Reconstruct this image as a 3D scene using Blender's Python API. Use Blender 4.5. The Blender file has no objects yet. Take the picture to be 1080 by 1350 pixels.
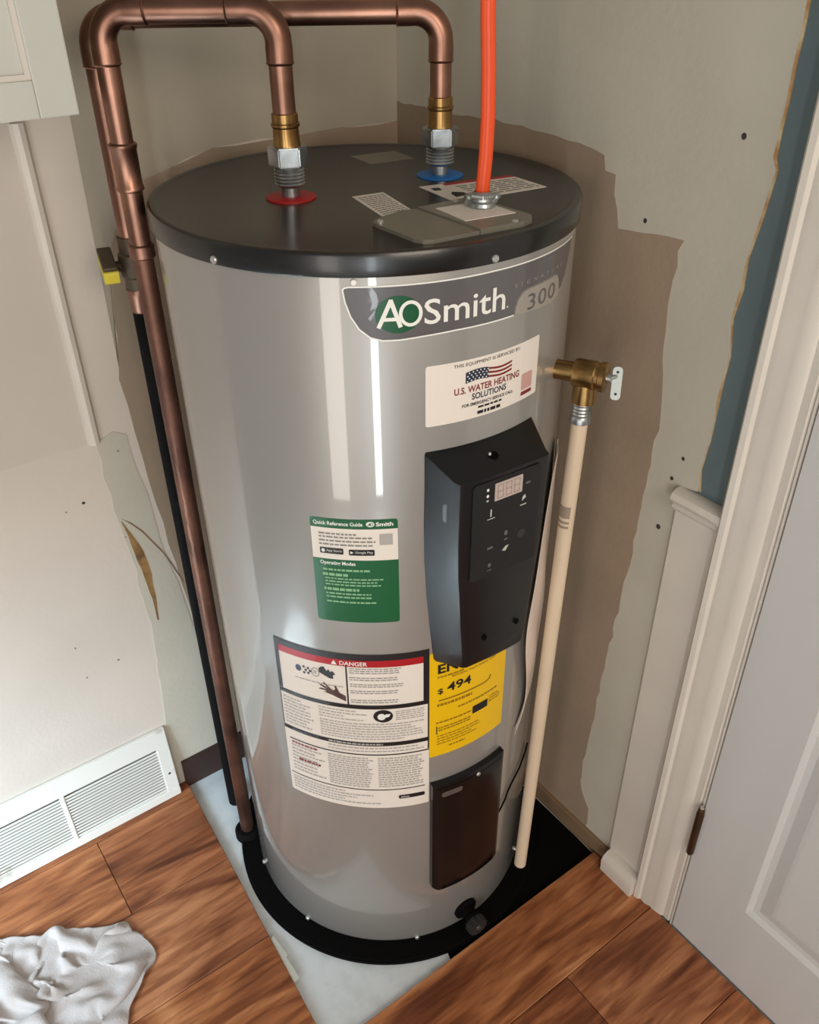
import bpy, bmesh, math, random
from mathutils import Vector, Matrix, noise
random.seed(7)
D2R = math.pi/180

# ------------------------------------------------------------------ camera
scene = bpy.context.scene
COL = scene.collection
cam_d = bpy.data.cameras.new('camera')
cam = bpy.data.objects.new('camera', cam_d); COL.objects.link(cam)
cam_d.sensor_fit = 'VERTICAL'; cam_d.sensor_height = 24.0; cam_d.sensor_width = 19.2
cam_d.lens = 1141.72/1350*24.0
cam_d.clip_start = 0.02
_r = Vector((0.9987, -0.0506, -0.0100)).normalized()
_f = Vector((0.0364, 0.8281, -0.5594)).normalized()
_u = _r.cross(_f).normalized(); _r = _f.cross(_u).normalized()
M = Matrix((_r, _u, -_f)).transposed().to_4x4()
M.translation = Vector((0, -1.1977, 1.6246))
cam.matrix_world = M
scene.camera = cam

# ------------------------------------------------------------------ world, lights, exposure
world = bpy.data.worlds.new('room_ambient'); scene.world = world
world.use_nodes = True
bg = world.node_tree.nodes['Background']
bg.inputs[0].default_value = (0.82, 0.80, 0.76, 1); bg.inputs[1].default_value = 0.29

def area(name, loc, target, sx, sy, energy, color):
    l = bpy.data.lights.new(name, 'AREA'); l.shape = 'RECTANGLE'; l.size = sx; l.size_y = sy
    l.energy = energy; l.color = color
    o = bpy.data.objects.new(name, l); COL.objects.link(o); o.location = loc
    d = Vector(target)-Vector(loc)
    o.rotation_euler = d.to_track_quat('-Z', 'Y').to_euler()
    return o
beam = area('sunbeam_window', (-2.2, -2.6, 2.3), (-1.00, -0.86, 0.0), 0.20, 0.20, 30, (0.80, 0.92, 1.0))
beam.data.spread = 6*math.pi/180
side = area('side_fill', (-1.35, -1.35, 0.75), (-0.92, 0.0, -0.05), 0.6, 0.6, 7.6, (0.64, 0.84, 1.0))  # unseen fill added for the lower left wall, aimed clear of the tank
side.data.spread = 62*math.pi/180
area('daylight_door', (0.07, -3.2, 0.95), (-0.02, 0, 0.6), 0.20, 1.7, 20, (0.90, 0.96, 1.0))
area('hallway_daylight', (-1.0, -2.9, 1.05), (-0.1, 0, 0.8), 0.50, 1.9, 16, (1.0, 0.93, 0.86))
area('warm_fill', (1.0, -2.4, 2.1), (0.2, 0.0, 0.8), 1.1, 0.9, 25, (1.0, 0.87, 0.73))  # unseen warm fill, added to brighten the right wall

vs = scene.view_settings
vs.view_transform = 'Standard'; vs.look = 'None'; vs.exposure = 0.0; vs.gamma = 1.0
vs.use_curve_mapping = False

# ------------------------------------------------------------------ materials
def lin(c):
    return tuple(((v/255)/12.92 if v/255 <= 0.04045 else ((v/255+0.055)/1.055)**2.4) for v in c)
MATS = {}
def mat(name, rgb, rough=0.5, metal=0.0, var=0.0, vscale=8.0, bump=0.0, bscale=80.0, coat=0.0, coat_rough=0.05,
        spec=0.5, rgb2=None, stretch=(1, 1, 1), rot=(0, 0, 0), detail=4.0, lo=0.35, hi=0.65, emit=None, sheen=0.0):
    if name in MATS: return MATS[name]
    m = bpy.data.materials.new(name); MATS[name] = m; m.use_nodes = True
    nt = m.node_tree; b = nt.nodes['Principled BSDF']; N = nt.nodes.new; L = nt.links.new
    c = lin(rgb)
    b.inputs['Base Color'].default_value = (*c, 1)
    b.inputs['Roughness'].default_value = rough; b.inputs['Metallic'].default_value = metal
    b.inputs['Coat Weight'].default_value = coat; b.inputs['Coat Roughness'].default_value = coat_rough
    b.inputs['Specular IOR Level'].default_value = spec
    b.inputs['Sheen Weight'].default_value = sheen
    tc = None
    if var > 0 or rgb2 is not None or bump > 0:
        tc = N('ShaderNodeTexCoord'); mp = N('ShaderNodeMapping')
        mp.inputs['Scale'].default_value = stretch; mp.inputs['Rotation'].default_value = rot
        L(tc.outputs['Object'], mp.inputs['Vector'])
    if var > 0 or rgb2 is not None:
        n = N('ShaderNodeTexNoise'); n.inputs['Scale'].default_value = vscale; n.inputs['Detail'].default_value = detail
        L(mp.outputs[0], n.inputs['Vector'])
        r = N('ShaderNodeValToRGB')
        r.color_ramp.elements[0].position = lo; r.color_ramp.elements[1].position = hi
        c2 = lin(rgb2) if rgb2 is not None else tuple(min(1, v*(1-var)) for v in c)
        r.color_ramp.elements[0].color = (*c2, 1); r.color_ramp.elements[1].color = (*c, 1)
        L(n.outputs['Fac'], r.inputs['Fac']); L(r.outputs['Color'], b.inputs['Base Color'])
    if bump > 0:
        n2 = N('ShaderNodeTexNoise'); n2.inputs['Scale'].default_value = bscale; n2.inputs['Detail'].default_value = 5
        L(mp.outputs[0], n2.inputs['Vector'])
        bp = N('ShaderNodeBump'); bp.inputs['Strength'].default_value = bump; bp.inputs['Distance'].default_value = 0.002
        L(n2.outputs['Fac'], bp.inputs['Height']); L(bp.outputs['Normal'], b.inputs['Normal'])
    if emit:
        b.inputs['Emission Color'].default_value = (*lin(emit[0]), 1); b.inputs['Emission Strength'].default_value = emit[1]
    return m

def wood_mat(name, base, dark, light, seed):
    m = bpy.data.materials.new(name); m.use_nodes = True
    nt = m.node_tree; b = nt.nodes['Principled BSDF']; N = nt.nodes.new; L = nt.links.new
    tc = N('ShaderNodeTexCoord'); mp = N('ShaderNodeMapping')
    mp.inputs['Rotation'].default_value = (0, 0, -THETA); mp.inputs['Location'].default_value = (seed*1.7, seed*0.9, seed)
    L(tc.outputs['Object'], mp.inputs['Vector'])
    mp2 = N('ShaderNodeMapping'); mp2.inputs['Scale'].default_value = (1.3, 6.0, 1.0); L(mp.outputs[0], mp2.inputs['Vector'])
    n1 = N('ShaderNodeTexNoise'); n1.inputs['Scale'].default_value = 2.6; n1.inputs['Detail'].default_value = 3.0
    n1.inputs['Distortion'].default_value = 1.6; L(mp2.outputs[0], n1.inputs['Vector'])
    mp3 = N('ShaderNodeMapping'); mp3.inputs['Scale'].default_value = (2.6, 26.0, 1.0); mp3.inputs['Rotation'].default_value = (0, 0, 0.16)
    L(mp.outputs[0], mp3.inputs['Vector'])
    n2 = N('ShaderNodeTexNoise'); n2.inputs['Scale'].default_value = 3.0; n2.inputs['Detail'].default_value = 4.0
    n2.inputs['Distortion'].default_value = 0.6; L(mp3.outputs[0], n2.inputs['Vector'])
    r1 = N('ShaderNodeValToRGB'); e = r1.color_ramp.elements
    e[0].position = 0.30; e[0].color = (*lin(dark), 1); e[1].position = 0.72; e[1].color = (*lin(light), 1)
    k = e.new(0.5); k.color = (*lin(base), 1)
    L(n1.outputs['Fac'], r1.inputs['Fac'])
    r2 = N('ShaderNodeValToRGB'); e = r2.color_ramp.elements
    e[0].position = 0.38; e[0].color = (0.50, 0.40, 0.34, 1); e[1].position = 0.58; e[1].color = (1, 1, 1, 1)
    L(n2.outputs['Fac'], r2.inputs['Fac'])
    mx = N('ShaderNodeMix'); mx.data_type = 'RGBA'; mx.blend_type = 'MULTIPLY'; mx.inputs['Factor'].default_value = 0.75
    L(r1.outputs['Color'], mx.inputs['A']); L(r2.outputs['Color'], mx.inputs['B'])
    L(mx.outputs['Result'], b.inputs['Base Color'])
    b.inputs['Roughness'].default_value = 0.42; b.inputs['Specular IOR Level'].default_value = 0.35
    bp = N('ShaderNodeBump'); bp.inputs['Strength'].default_value = 0.12; bp.inputs['Distance'].default_value = 0.001
    L(n2.outputs['Fac'], bp.inputs['Height']); L(bp.outputs['Normal'], b.inputs['Normal'])
    return m

THETA = 0.5816
DL = Vector((math.cos(THETA), math.sin(THETA), 0))     # along the vent wall, towards the corner
DR = Vector((math.sin(THETA), -math.cos(THETA), 0))    # along the door wall, towards the door
ZV = Vector((0, 0, 1))
def W(s, t, z=0.0): return DL*s + DR*t + ZV*z

# ------------------------------------------------------------------ helpers
def empty(name, loc, label=None, cat=None, group=None, parent=None):
    o = bpy.data.objects.new(name, None); COL.objects.link(o); o.location = loc
    o.empty_display_size = 0.05
    tag(o, label, cat, group)
    if parent: put(o, parent)
    return o
def tag(o, label=None, cat=None, group=None, kind=None):
    if label: o['label'] = label
    if cat: o['category'] = cat
    if group: o['group'] = group
    if kind: o['kind'] = kind
    return o
def put(o, parent):
    # parents are plain (rotation-free); keep world placement
    o.parent = parent
    base = Vector((0, 0, 0)); p = parent
    while p is not None: base += p.location; p = p.parent
    o.location = o.location - base
def obj(name, bm, m, parent=None, smooth=False, origin=None):
    me = bpy.data.meshes.new(name)
    if origin is None and parent is None and len(bm.verts):
        xs = [v.co for v in bm.verts]
        origin = Vector((sum(v.x for v in xs)/len(xs), sum(v.y for v in xs)/len(xs), min(v.z for v in xs)))
    if origin is None: origin = Vector((0, 0, 0))
    else: bmesh.ops.translate(bm, verts=bm.verts, vec=-Vector(origin))
    bm.to_mesh(me); bm.free()
    if isinstance(m, (list, tuple)):
        for q in m: me.materials.append(q)
    else: me.materials.append(m)
    if smooth:
        for p in me.polygons: p.use_smooth = True
        if smooth != 'all': me.set_sharp_from_angle(angle=35*D2R)
    o = bpy.data.objects.new(name, me); COL.objects.link(o); o.location = origin
    if parent: put(o, parent)
    return o
def nb(): return bmesh.new()

def prism(bm, pts, ax, ay, an, origin, h0, h1):
    """polygon pts (2D in ax, ay) extruded along an from h0 to h1"""
    origin = Vector(origin)
    lo = [bm.verts.new(origin+ax*x+ay*y+an*h0) for x, y in pts]
    hi = [bm.verts.new(origin+ax*x+ay*y+an*h1) for x, y in pts]
    n = len(pts)
    fs = [bm.faces.new(hi), bm.faces.new(lo[::-1])]
    for i in range(n): fs.append(bm.faces.new((lo[i], lo[(i+1) % n], hi[(i+1) % n], hi[i])))
    return fs
def box(bm, s0, s1, t0, t1, z0, z1, bev=0.0):
    """box in the room frame"""
    c = [bm.verts.new(W(s, t, z)) for z in (z0, z1) for s, t in ((s0, t0), (s0, t1), (s1, t1), (s1, t0))]
    fs = [(3, 2, 1, 0), (4, 5, 6, 7), (0, 1, 5, 4), (1, 2, 6, 5), (2, 3, 7, 6), (3, 0, 4, 7)]
    f = [bm.faces.new([c[i] for i in q]) for q in fs]
    bmesh.ops.recalc_face_normals(bm, faces=f)
    if bev:
        es = list({e for q in f for e in q.edges})
        bmesh.ops.bevel(bm, geom=es, offset=bev, segments=2, affect='EDGES', profile=0.6)
def bbox(s0, s1, t0, t1, z0, z1, bev=0.0):
    bm = nb(); box(bm, s0, s1, t0, t1, z0, z1, bev); return bm
def lathe(bm, prof, org=(0, 0, 0), ax=ZV, seg=48, closed=False):
    org = Vector(org); ax = Vector(ax).normalized()
    u = ax.orthogonal().normalized(); v = ax.cross(u)
    rings = []
    for r, h in prof:
        if r < 1e-6: rings.append([bm.verts.new(org+ax*h)]); continue
        rings.append([bm.verts.new(org+ax*h+(u*math.cos(2*math.pi*i/seg)+v*math.sin(2*math.pi*i/seg))*r) for i in range(seg)])
    fs = []
    pairs = list(zip(rings[:-1], rings[1:])) + ([(rings[-1], rings[0])] if closed else [])
    for a, b in pairs:
        for i in range(seg):
            j = (i+1) % seg
            if len(a) == 1 and len(b) == 1: continue
            if len(a) == 1: fs.append(bm.faces.new((a[0], b[i], b[j])))
            elif len(b) == 1: fs.append(bm.faces.new((a[i], a[j], b[0])))
            else: fs.append(bm.faces.new((a[i], a[j], b[j], b[i])))
    bmesh.ops.recalc_face_normals(bm, faces=fs)
def sweep(bm, pts, rad, seg=20, flat=1.0, ref=None, caps=True):
    """tube along points; rad number or list; flat squashes the second axis"""
    pts = [Vector(p) for p in pts]; n = len(pts)
    rads = rad if isinstance(rad, (list, tuple)) else [rad]*n
    tan = []
    for i in range(n):
        a = pts[max(0, i-1)]; b = pts[min(n-1, i+1)]
        tan.append((b-a).normalized() if (b-a).length > 1e-9 else ZV)
    u = Vector(ref) if ref is not None else tan[0].orthogonal()
    rings = []
    for i in range(n):
        u = (u-tan[i]*u.dot(tan[i])).normalized(); v = tan[i].cross(u)
        rings.append([bm.verts.new(pts[i]+(u*math.cos(2*math.pi*k/seg)+v*math.sin(2*math.pi*k/seg)*flat)*rads[i]) for k in range(seg)])
    fs = []
    for a, b in zip(rings[:-1], rings[1:]):
        for k in range(seg):
            j = (k+1) % seg
            fs.append(bm.faces.new((a[k], a[j], b[j], b[k])))
    if caps:
        fs.append(bm.faces.new(rings[0][::-1])); fs.append(bm.faces.new(rings[-1]))
    bmesh.ops.recalc_face_normals(bm, faces=fs)
def tube(a, b, r, seg=24):
    bm = nb(); sweep(bm, [a, b], r, seg); return bm
def arc3(a, c, b, n=10):
    """quarter bend from a to b with corner c"""
    a, b, c = Vector(a), Vector(b), Vector(c)
    u = a-c; v = b-c; o = a+v
    return [o-v*math.cos(k/n*math.pi/2)-u*math.sin(k/n*math.pi/2) for k in range(n+1)]

# cylinder mapping for stickers: x = arc length from the heater's front (azimuth -60 deg), z = height
R = 0.28
A0 = -60*D2R
def cyl(x, z, off=0.0):
    a = A0+x/R
    return Vector(((R+off)*math.cos(a), (R+off)*math.sin(a), z))
def wrap(bm, off):
    bmesh.ops.triangulate(bm, faces=bm.faces)
    for _ in range(6):
        es = [e for e in bm.edges if abs(e.verts[0].co.x-e.verts[1].co.x) > 0.012]
        if not es: break
        bmesh.ops.subdivide_edges(bm, edges=es, cuts=1)
        bmesh.ops.triangulate(bm, faces=[f for f in bm.faces if len(f.verts) > 3])
    for v in bm.verts:
        v.co = cyl(v.co.x, v.co.y, off)
    return bm
def poly2(bm, pts):
    bm.faces.new([bm.verts.new((x, y, 0)) for x, y in pts])
def rect2(bm, x0, x1, y0, y1): poly2(bm, [(x0, y0), (x1, y0), (x1, y1), (x0, y1)])
def rrect(x0, x1, y0, y1, r, n=4):
    P = []
    for cx, cy, a in ((x1-r, y0+r, -90), (x1-r, y1-r, 0), (x0+r, y1-r, 90), (x0+r, y0+r, 180)):
        for k in range(n+1):
            t = (a+90*k/n)*D2R; P.append((cx+r*math.cos(t), cy+r*math.sin(t)))
    return P
def ell(cx, cy, rx, ry, n=32): return [(cx+rx*math.cos(2*math.pi*k/n), cy+ry*math.sin(2*math.pi*k/n)) for k in range(n)]
def text2(bm, s, x0, x1, y0, y1=None, bold=0.0, shear=0.0, spacing=1.0):
    """text filled in 2D, fitted into x0..x1 and standing on y0 (height to y1 when given)"""
    cu = bpy.data.curves.new('lettering', 'FONT'); cu.body = s; cu.size = 1; cu.fill_mode = 'BOTH'; cu.dimensions = '2D'
    cu.offset = bold; cu.shear = shear; cu.resolution_u = 3; cu.space_character = spacing
    o = bpy.data.objects.new('lettering', cu); COL.objects.link(o)
    dg = bpy.context.evaluated_depsgraph_get()
    me = bpy.data.meshes.new_from_object(o.evaluated_get(dg))
    bpy.data.objects.remove(o); bpy.data.curves.remove(cu)
    t = nb(); t.from_mesh(me); bpy.data.meshes.remove(me)
    xs = [v.co.x for v in t.verts]; ys = [v.co.y for v in t.verts]
    kx = (x1-x0)/(max(xs)-min(xs))
    if y1 is None: ky = kx
    else: ky = (y1-y0)/(max(ys)-min(ys))
    mx, my = min(xs), min(ys)
    t.normal_update()
    mp = {}
    for v in t.verts: mp[v] = bm.verts.new((x0+(v.co.x-mx)*kx, y0+(v.co.y-my)*ky, 0))
    for f in t.faces:
        vs_ = [mp[v] for v in f.verts]
        if f.normal.z < 0: vs_ = vs_[::-1]
        try: bm.faces.new(vs_)
        except ValueError: pass
    t.free()
def lines2(bm, x0, x1, y0, y1, n, fill=0.5, rnd=None, ragged=0.25, wmin=0.003, wmax=0.009):
    """rows of word-like dashes between y0 (bottom) and y1 (top)"""
    rnd = rnd or random
    dy = (y1-y0)/n
    for i in range(n):
        yb = y1-dy*(i+1)+dy*(1-fill)/2
        end = x1-(x1-x0)*ragged*rnd.random()
        x = x0
        while x < end-0.0015:
            w = min(rnd.uniform(wmin, wmax), end-x)
            rect2(bm, x, x+w, yb, yb+dy*fill); x += w+0.0014
STUFF = ('fine_print', 'grey_print', 'danger_print', 'red_print', 'lettering', 'black_lettering', 'flag_stars', 'button_lettering', 'blue_icons', 'grey_icon', 'black_frame')
def sticker(name, bm, m, off, parent):
    o = obj(name, wrap(bm, off), m, parent)
    if name in STUFF: o['kind'] = 'stuff'
    return o

# ------------------------------------------------------------------ material palette
m_wall = mat('painted_wall', (214, 203, 190), 0.75, var=0.10, vscale=3, bump=0.15, bscale=120)
m_skim = mat('grey_green_paint', (198, 192, 176), 0.7, var=0.10, vscale=4, bump=0.25, bscale=90)
m_bare = mat('bare_plaster', (163, 141, 120), 0.85, rgb2=(150, 133, 112), vscale=5, bump=0.3, bscale=90)
m_teal = mat('teal_paint', (98, 114, 116), 0.65, var=0.10, vscale=6, bump=0.15, bscale=120)
m_torn = mat('torn_paper', (176, 132, 84), 0.9, rgb2=(205, 190, 150), vscale=35, bump=0.4)
m_trim = mat('white_trim', (218, 210, 198), 0.45, var=0.06, vscale=7, bump=0.08, bscale=60)
m_door = mat('door_white', (205, 203, 200), 0.5, var=0.04, vscale=4, bump=0.10, bscale=40, stretch=(3, 3, 0.4))
m_bbrown = mat('dark_brown_wood', (62, 38, 32), 0.5, var=0.3, vscale=12)
m_btan = mat('tan_base', (140, 112, 84), 0.7, var=0.25, vscale=10)
m_sub = mat('white_subfloor', (214, 220, 222), 0.45, rgb2=(198, 203, 204), vscale=22, lo=0.30, hi=0.55, bump=0.15)
m_deepblk = mat('deep_black', (7, 6, 6), 0.9, spec=0.1)
m_vent = mat('vent_white', (228, 226, 218), 0.42, rgb2=(188, 180, 166), vscale=14, lo=0.26, hi=0.36)
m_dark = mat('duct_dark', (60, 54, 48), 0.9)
m_duct = mat('duct_grey', (158, 152, 142), 0.8)
m_cab = mat('cabinet_white', (206, 206, 196), 0.5, var=0.05, vscale=5)
m_panel = mat('panel_pinkish', (205, 194, 182), 0.65, var=0.06, vscale=4)

m_tank = mat('grey_enamel', (162, 158, 152), 0.36, 0.35, coat=1.0, coat_rough=0.045, var=0.03, vscale=3)
m_cap = mat('black_cap', (20, 19, 18), 0.30, coat=0.25, coat_rough=0.12, bump=0.05, bscale=300)
m_plastic = mat('black_plastic', (15, 15, 17), 0.38)
m_plastic2 = mat('black_gloss', (12, 12, 13), 0.22)
m_cream = mat('label_white', (236, 226, 214), 0.4)
m_white = mat('label_print_white', (240, 238, 230), 0.4)
m_green = mat('label_green', (18, 92, 52), 0.35)
m_lgreen = mat('logo_green', (12, 84, 48), 0.35)
m_lgrey = mat('logo_grey', (96, 93, 94), 0.35, coat=0.4)
m_badge = mat('badge_grey', (160, 152, 142), 0.35)
m_ink = mat('ink_black', (24, 20, 20), 0.5)
m_inkg = mat('ink_grey', (138, 134, 130), 0.5)
m_inkm = mat('ink_midgrey', (176, 170, 164), 0.5)
m_red = mat('ink_red', (172, 24, 34), 0.4)
m_dred = mat('ink_darkred', (130, 34, 34), 0.5)
m_navy = mat('ink_navy', (36, 42, 66), 0.5)
m_pink = mat('ink_pink', (206, 160, 150), 0.5)
m_yellow = mat('label_yellow', (238, 190, 10), 0.4)
m_inky = mat('ink_on_yellow', (150, 112, 16), 0.5)
m_pgreen = mat('ink_pale_green', (142, 186, 142), 0.5)
m_copper = mat('copper', (176, 132, 112), 0.36, 1.0, rgb2=(122, 88, 74), vscale=9, lo=0.35, hi=0.68, bump=0.05)
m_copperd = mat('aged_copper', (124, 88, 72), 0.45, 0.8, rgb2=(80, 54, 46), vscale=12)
m_brass = mat('brass', (184, 150, 96), 0.30, 1.0, rgb2=(140, 106, 64), vscale=20)
m_steel = mat('zinc_steel', (196, 200, 200), 0.34, 0.9, rgb2=(140, 144, 142), vscale=30, bump=0.1)
m_plate = mat('grey_plate', (140, 136, 122), 0.40, 0.25, var=0.06, vscale=6)
m_ringr = mat('red_ring', (176, 30, 34), 0.45)
m_ringb = mat('blue_ring', (22, 110, 186), 0.45)
m_orange = mat('orange_sheath', (238, 84, 34), 0.42, bump=0.1, bscale=30)
m_pvc = mat('cpvc_beige', (222, 200, 172), 0.42, var=0.08, vscale=10)
m_black = mat('black_foam', (10, 8, 8), 0.9, bump=0.3, bscale=120, spec=0.15)
m_yel = mat('valve_yellow', (214, 196, 60), 0.45)
m_grime = mat('dark_valve_body', (92, 78, 62), 0.5, 0.5, var=0.3, vscale=20)
m_pouch = mat('plastic_sleeve', (238, 222, 208), 0.4, var=0.10, vscale=14)
m_cloth = mat('rag_cotton', (190, 181, 177), 0.95, rgb2=(156, 142, 133), vscale=9, bump=0.5, bscale=260, lo=0.3, hi=0.55, sheen=0.2)
m_hinge = mat('old_bronze', (92, 70, 48), 0.4, 0.8, var=0.3, vscale=40)
m_lcd = mat('lcd', (188, 170, 160), 0.3)
m_lcdseg = mat('lcd_segment', (162, 142, 134), 0.35)
m_legend = mat('panel_legend', (190, 190, 175), 0.4)
m_screw = mat('screw_zinc', (200, 200, 194), 0.3, 0.7)

# ================================================================== setting
# floor: pale subfloor under the heater, wood boards around the cut-out
sub = tag(obj('floor', bbox(-3.2, 1.2, -0.42, 3.4, -0.05, 0.0), m_sub), kind='structure')
wood_mats = [wood_mat('oak_laminate_%d' % i, b, d, l, i*3.1) for i, (b, d, l) in enumerate([
    ((160, 98, 60), (106, 56, 31), (192, 130, 86)), ((170, 106, 65), (118, 66, 37), (202, 140, 94)),
    ((150, 90, 56), (100, 54, 31), (182, 118, 77)), ((164, 104, 68), (112, 62, 37), (196, 136, 94))])]
def left_edge(t): return -0.316-(t+0.334)*0.058      # sawn edge of the boards beside the heater
BW = 0.2
rows = [-0.52+BW*i for i in range(0, 20)]
k = 0
for i, t0 in enumerate(rows):
    a, b = max(t0, -0.36), t0+BW
    if b <= a: continue
    segs = []
    if b <= 0.325: segs.append((a, b, True))
    elif a >= 0.325: segs.append((a, b, False))
    else: segs += [(a, 0.325, True), (0.325, b, False)]
    for (ta, tb, cut) in segs:
        off = (i*0.457) % 1.22
        joints = [-1.0+off-1.22+1.22*j for j in range(4)]
        if abs(a+0.12) < 0.01 or abs(t0+0.32) < 0.01:
            joints = [-0.537] if t0 < -0.2 else [-0.30]
        ends = [-1.0]+[j for j in joints if -0.95 < j < 0.25]+[0.2985]
        for s0, s1 in zip(ends[:-1], ends[1:]):
            lim0 = left_edge(ta) if cut else 0.2985
            lim1 = left_edge(tb) if cut else 0.2985
            if cut and s0 >= min(lim0, lim1)-0.02: continue
            ea, eb = min(s1, lim0), min(s1, lim1)
            g = 0.0006
            bm = nb()
            fs = prism(bm, [(s0+g, ta+g), (ea-g, ta+g), (eb-g, tb-g), (s0+g, tb-g)], DL, DR, ZV, (0, 0, 0), 0.0005, 0.0125)
            bmesh.ops.recalc_face_normals(bm, faces=bm.faces)
            top = [e for e in bm.edges if all(v.co.z > 0.012 for v in e.verts)]
            bmesh.ops.bevel(bm, geom=top, offset=0.0012, segments=1, affect='EDGES')
            obj('floor_board', bm, wood_mats[k % 4], sub); k += 1

# left wall (vent wall) and right wall (door wall)
wl = tag(obj('wall_left', bbox(-1.13, 0.37, -0.42, -0.36, 0, 2.6), m_wall), kind='structure')
wr = tag(obj('wall_right', bbox(0.312, 0.372, -0.42, 0.524, 0, 2.6), m_teal), kind='structure')
jag = random.Random(3)
def layer(name, pts, plane, h0, h1, m, parent):
    bm = nb()
    if plane == 'R': prism(bm, pts, DR, ZV, -DL, DL*0.312, h0, h1)
    else: prism(bm, pts, DL, ZV, DR, DR*-0.36, h0, h1)
    bmesh.ops.recalc_face_normals(bm, faces=bm.faces)
    return obj(name, bm, m, parent)
def jagged(pts, amp, step, rnd):
    out = []
    for (x0, y0), (x1, y1) in zip(pts[:-1], pts[1:]):
        n = max(1, int(math.hypot(x1-x0, y1-y0)/step))
        for q in range(n):
            f = q/n; out.append((x0+(x1-x0)*f+rnd.uniform(-amp, amp), y0+(y1-y0)*f+rnd.uniform(-amp, amp)))
    out.append(pts[-1]); return out
edge = [(0.392, 2.6), (0.393, 1.557), (0.390, 1.40), (0.397, 1.385), (0.391, 1.33), (0.385, 1.28), (0.381, 1.20),
        (0.389, 1.15), (0.384, 1.08), (0.386, 1.02), (0.381, 0.97), (0.384, 0.935)]
sk = jagged(edge, 0.0016, 0.03, jag)
layer('drywall_skim', [(-0.36, 0.0), (-0.36, 2.6)]+sk+[(0.36, 0.93), (0.36, 0.0)], 'R', 0.0, 0.0035, m_skim, wr)
tn = [(x+0.0005+(abs(jag.gauss(0, 0.003)) if z < 1.42 else 0.003), z) for x, z in sk]
layer('torn_paper_edge', [(0.34, 0.95), (0.34, 2.6)]+tn, 'R', 0.0, 0.0018, m_torn, wr)
bare = [(-0.36, 0.0), (-0.36, 1.372), (-0.20, 1.371), (-0.12, 1.375), (-0.035, 1.376), (0.06, 1.371), (0.136, 1.363), (0.139, 1.343), (0.157, 1.337),
        (0.173, 1.27), (0.286, 1.281), (0.281, 1.22), (0.277, 1.19), (0.290, 1.09), (0.298, 1.00), (0.293, 0.90), (0.290, 0.81), (0.284, 0.70), (0.271, 0.51), (0.262, 0.33), (0.253, 0.155), (0.285, 0.10), (0.29, 0.0)]
layer('bare_plaster_patch', [bare[0]]+jagged(bare[1:], 0.003, 0.02, jag), 'R', 0.0035, 0.0042, m_bare, wr)
for (t, z, r) in ((0.348, 1.416, 0.0035), (0.350, 0.975, 0.0028), (0.337, 0.935, 0.003), (0.329, 0.842, 0.004), (0.22, 1.29, 0.003)):
    layer('nail_hole', ell(t, z, r, r*1.15, 10), 'R', 0.0035, 0.0040, m_dark, wr)
# left wall patches and scars
lp = [(-0.330, 0.0), (-0.333, 0.20), (-0.312, 0.45), (-0.318, 0.62), (-0.330, 0.76), (-0.334, 0.90), (-0.300, 0.915), (-0.278, 0.90), (-0.276, 0.826), (-0.264, 0.773), (-0.262, 0.705), (-0.255, 0.63), (-0.24, 0.55), (-0.22, 0.3), (-0.20, 0.0)]
layer('grey_skim_patch', jagged(lp, 0.003, 0.03, jag), 'L', 0.0, 0.0012, m_skim, wl)
layer('upper_bare_patch', jagged([(-0.20, 0.0), (-0.22, 0.3), (-0.235, 0.55), (-0.25, 0.70), (-0.262, 0.85), (-0.27, 1.0), (-0.25, 1.2), (-0.20, 1.30), (-0.05, 1.34), (0.31, 1.34)], 0.003, 0.04, jag)+[(0.31, 0.0)], 'L', 0.0, 0.0008, m_bare, wl)
layer('upper_skim', jagged([(-0.27, 1.0), (-0.25, 1.2), (-0.20, 1.30), (-0.05, 1.34), (0.31, 1.34)], 0.003, 0.04, jag)+[(0.31, 2.6), (-0.24, 2.6)], 'L', 0.0, 0.0006, mat('shadowed_beige', (176, 166, 148), 0.75, var=0.1, vscale=4, bump=0.2), wl)  # upper skim beige is darkened to hold the shade up there
layer('torn_paper_scar', jagged([(-0.321, 0.735), (-0.308, 0.70), (-0.296, 0.655), (-0.291, 0.60), (-0.291, 0.55), (-0.296, 0.485)], 0.0015, 0.02, jag) +
      jagged([(-0.299, 0.49), (-0.300, 0.54), (-0.306, 0.60), (-0.311, 0.66), (-0.317, 0.70), (-0.323, 0.735)], 0.0015, 0.02, jag), 'L', 0.0012, 0.0022, mat('brown_torn_paper', (158, 122, 72), 0.9, rgb2=(96, 68, 42), vscale=30, bump=0.4), wl)
layer('plaster_crack', [(-0.322, 0.742), (-0.305, 0.72), (-0.290, 0.697), (-0.260, 0.635), (-0.233, 0.552), (-0.231, 0.553), (-0.258, 0.638), (-0.288, 0.70), (-0.304, 0.7235)], 'L', 0.0012, 0.0016, m_btan, wl)
for (s, z, r) in ((-0.378, 0.797, 0.0035), (-0.46, 0.50, 0.002), (-0.39, 0.43, 0.003), (-0.455, 0.42, 0.002), (-0.41, 0.79, 0.0018), (-0.30, 0.875, 0.003), (-0.322, 0.70, 0.0025)):
    layer('nail_hole', ell(s, z, r*0.8, r*0.65, 10), 'L', 0.0, 0.0018, m_dark if r > 0.0033 else mat('scuff', (150, 136, 122), 0.8), wl)
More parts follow.
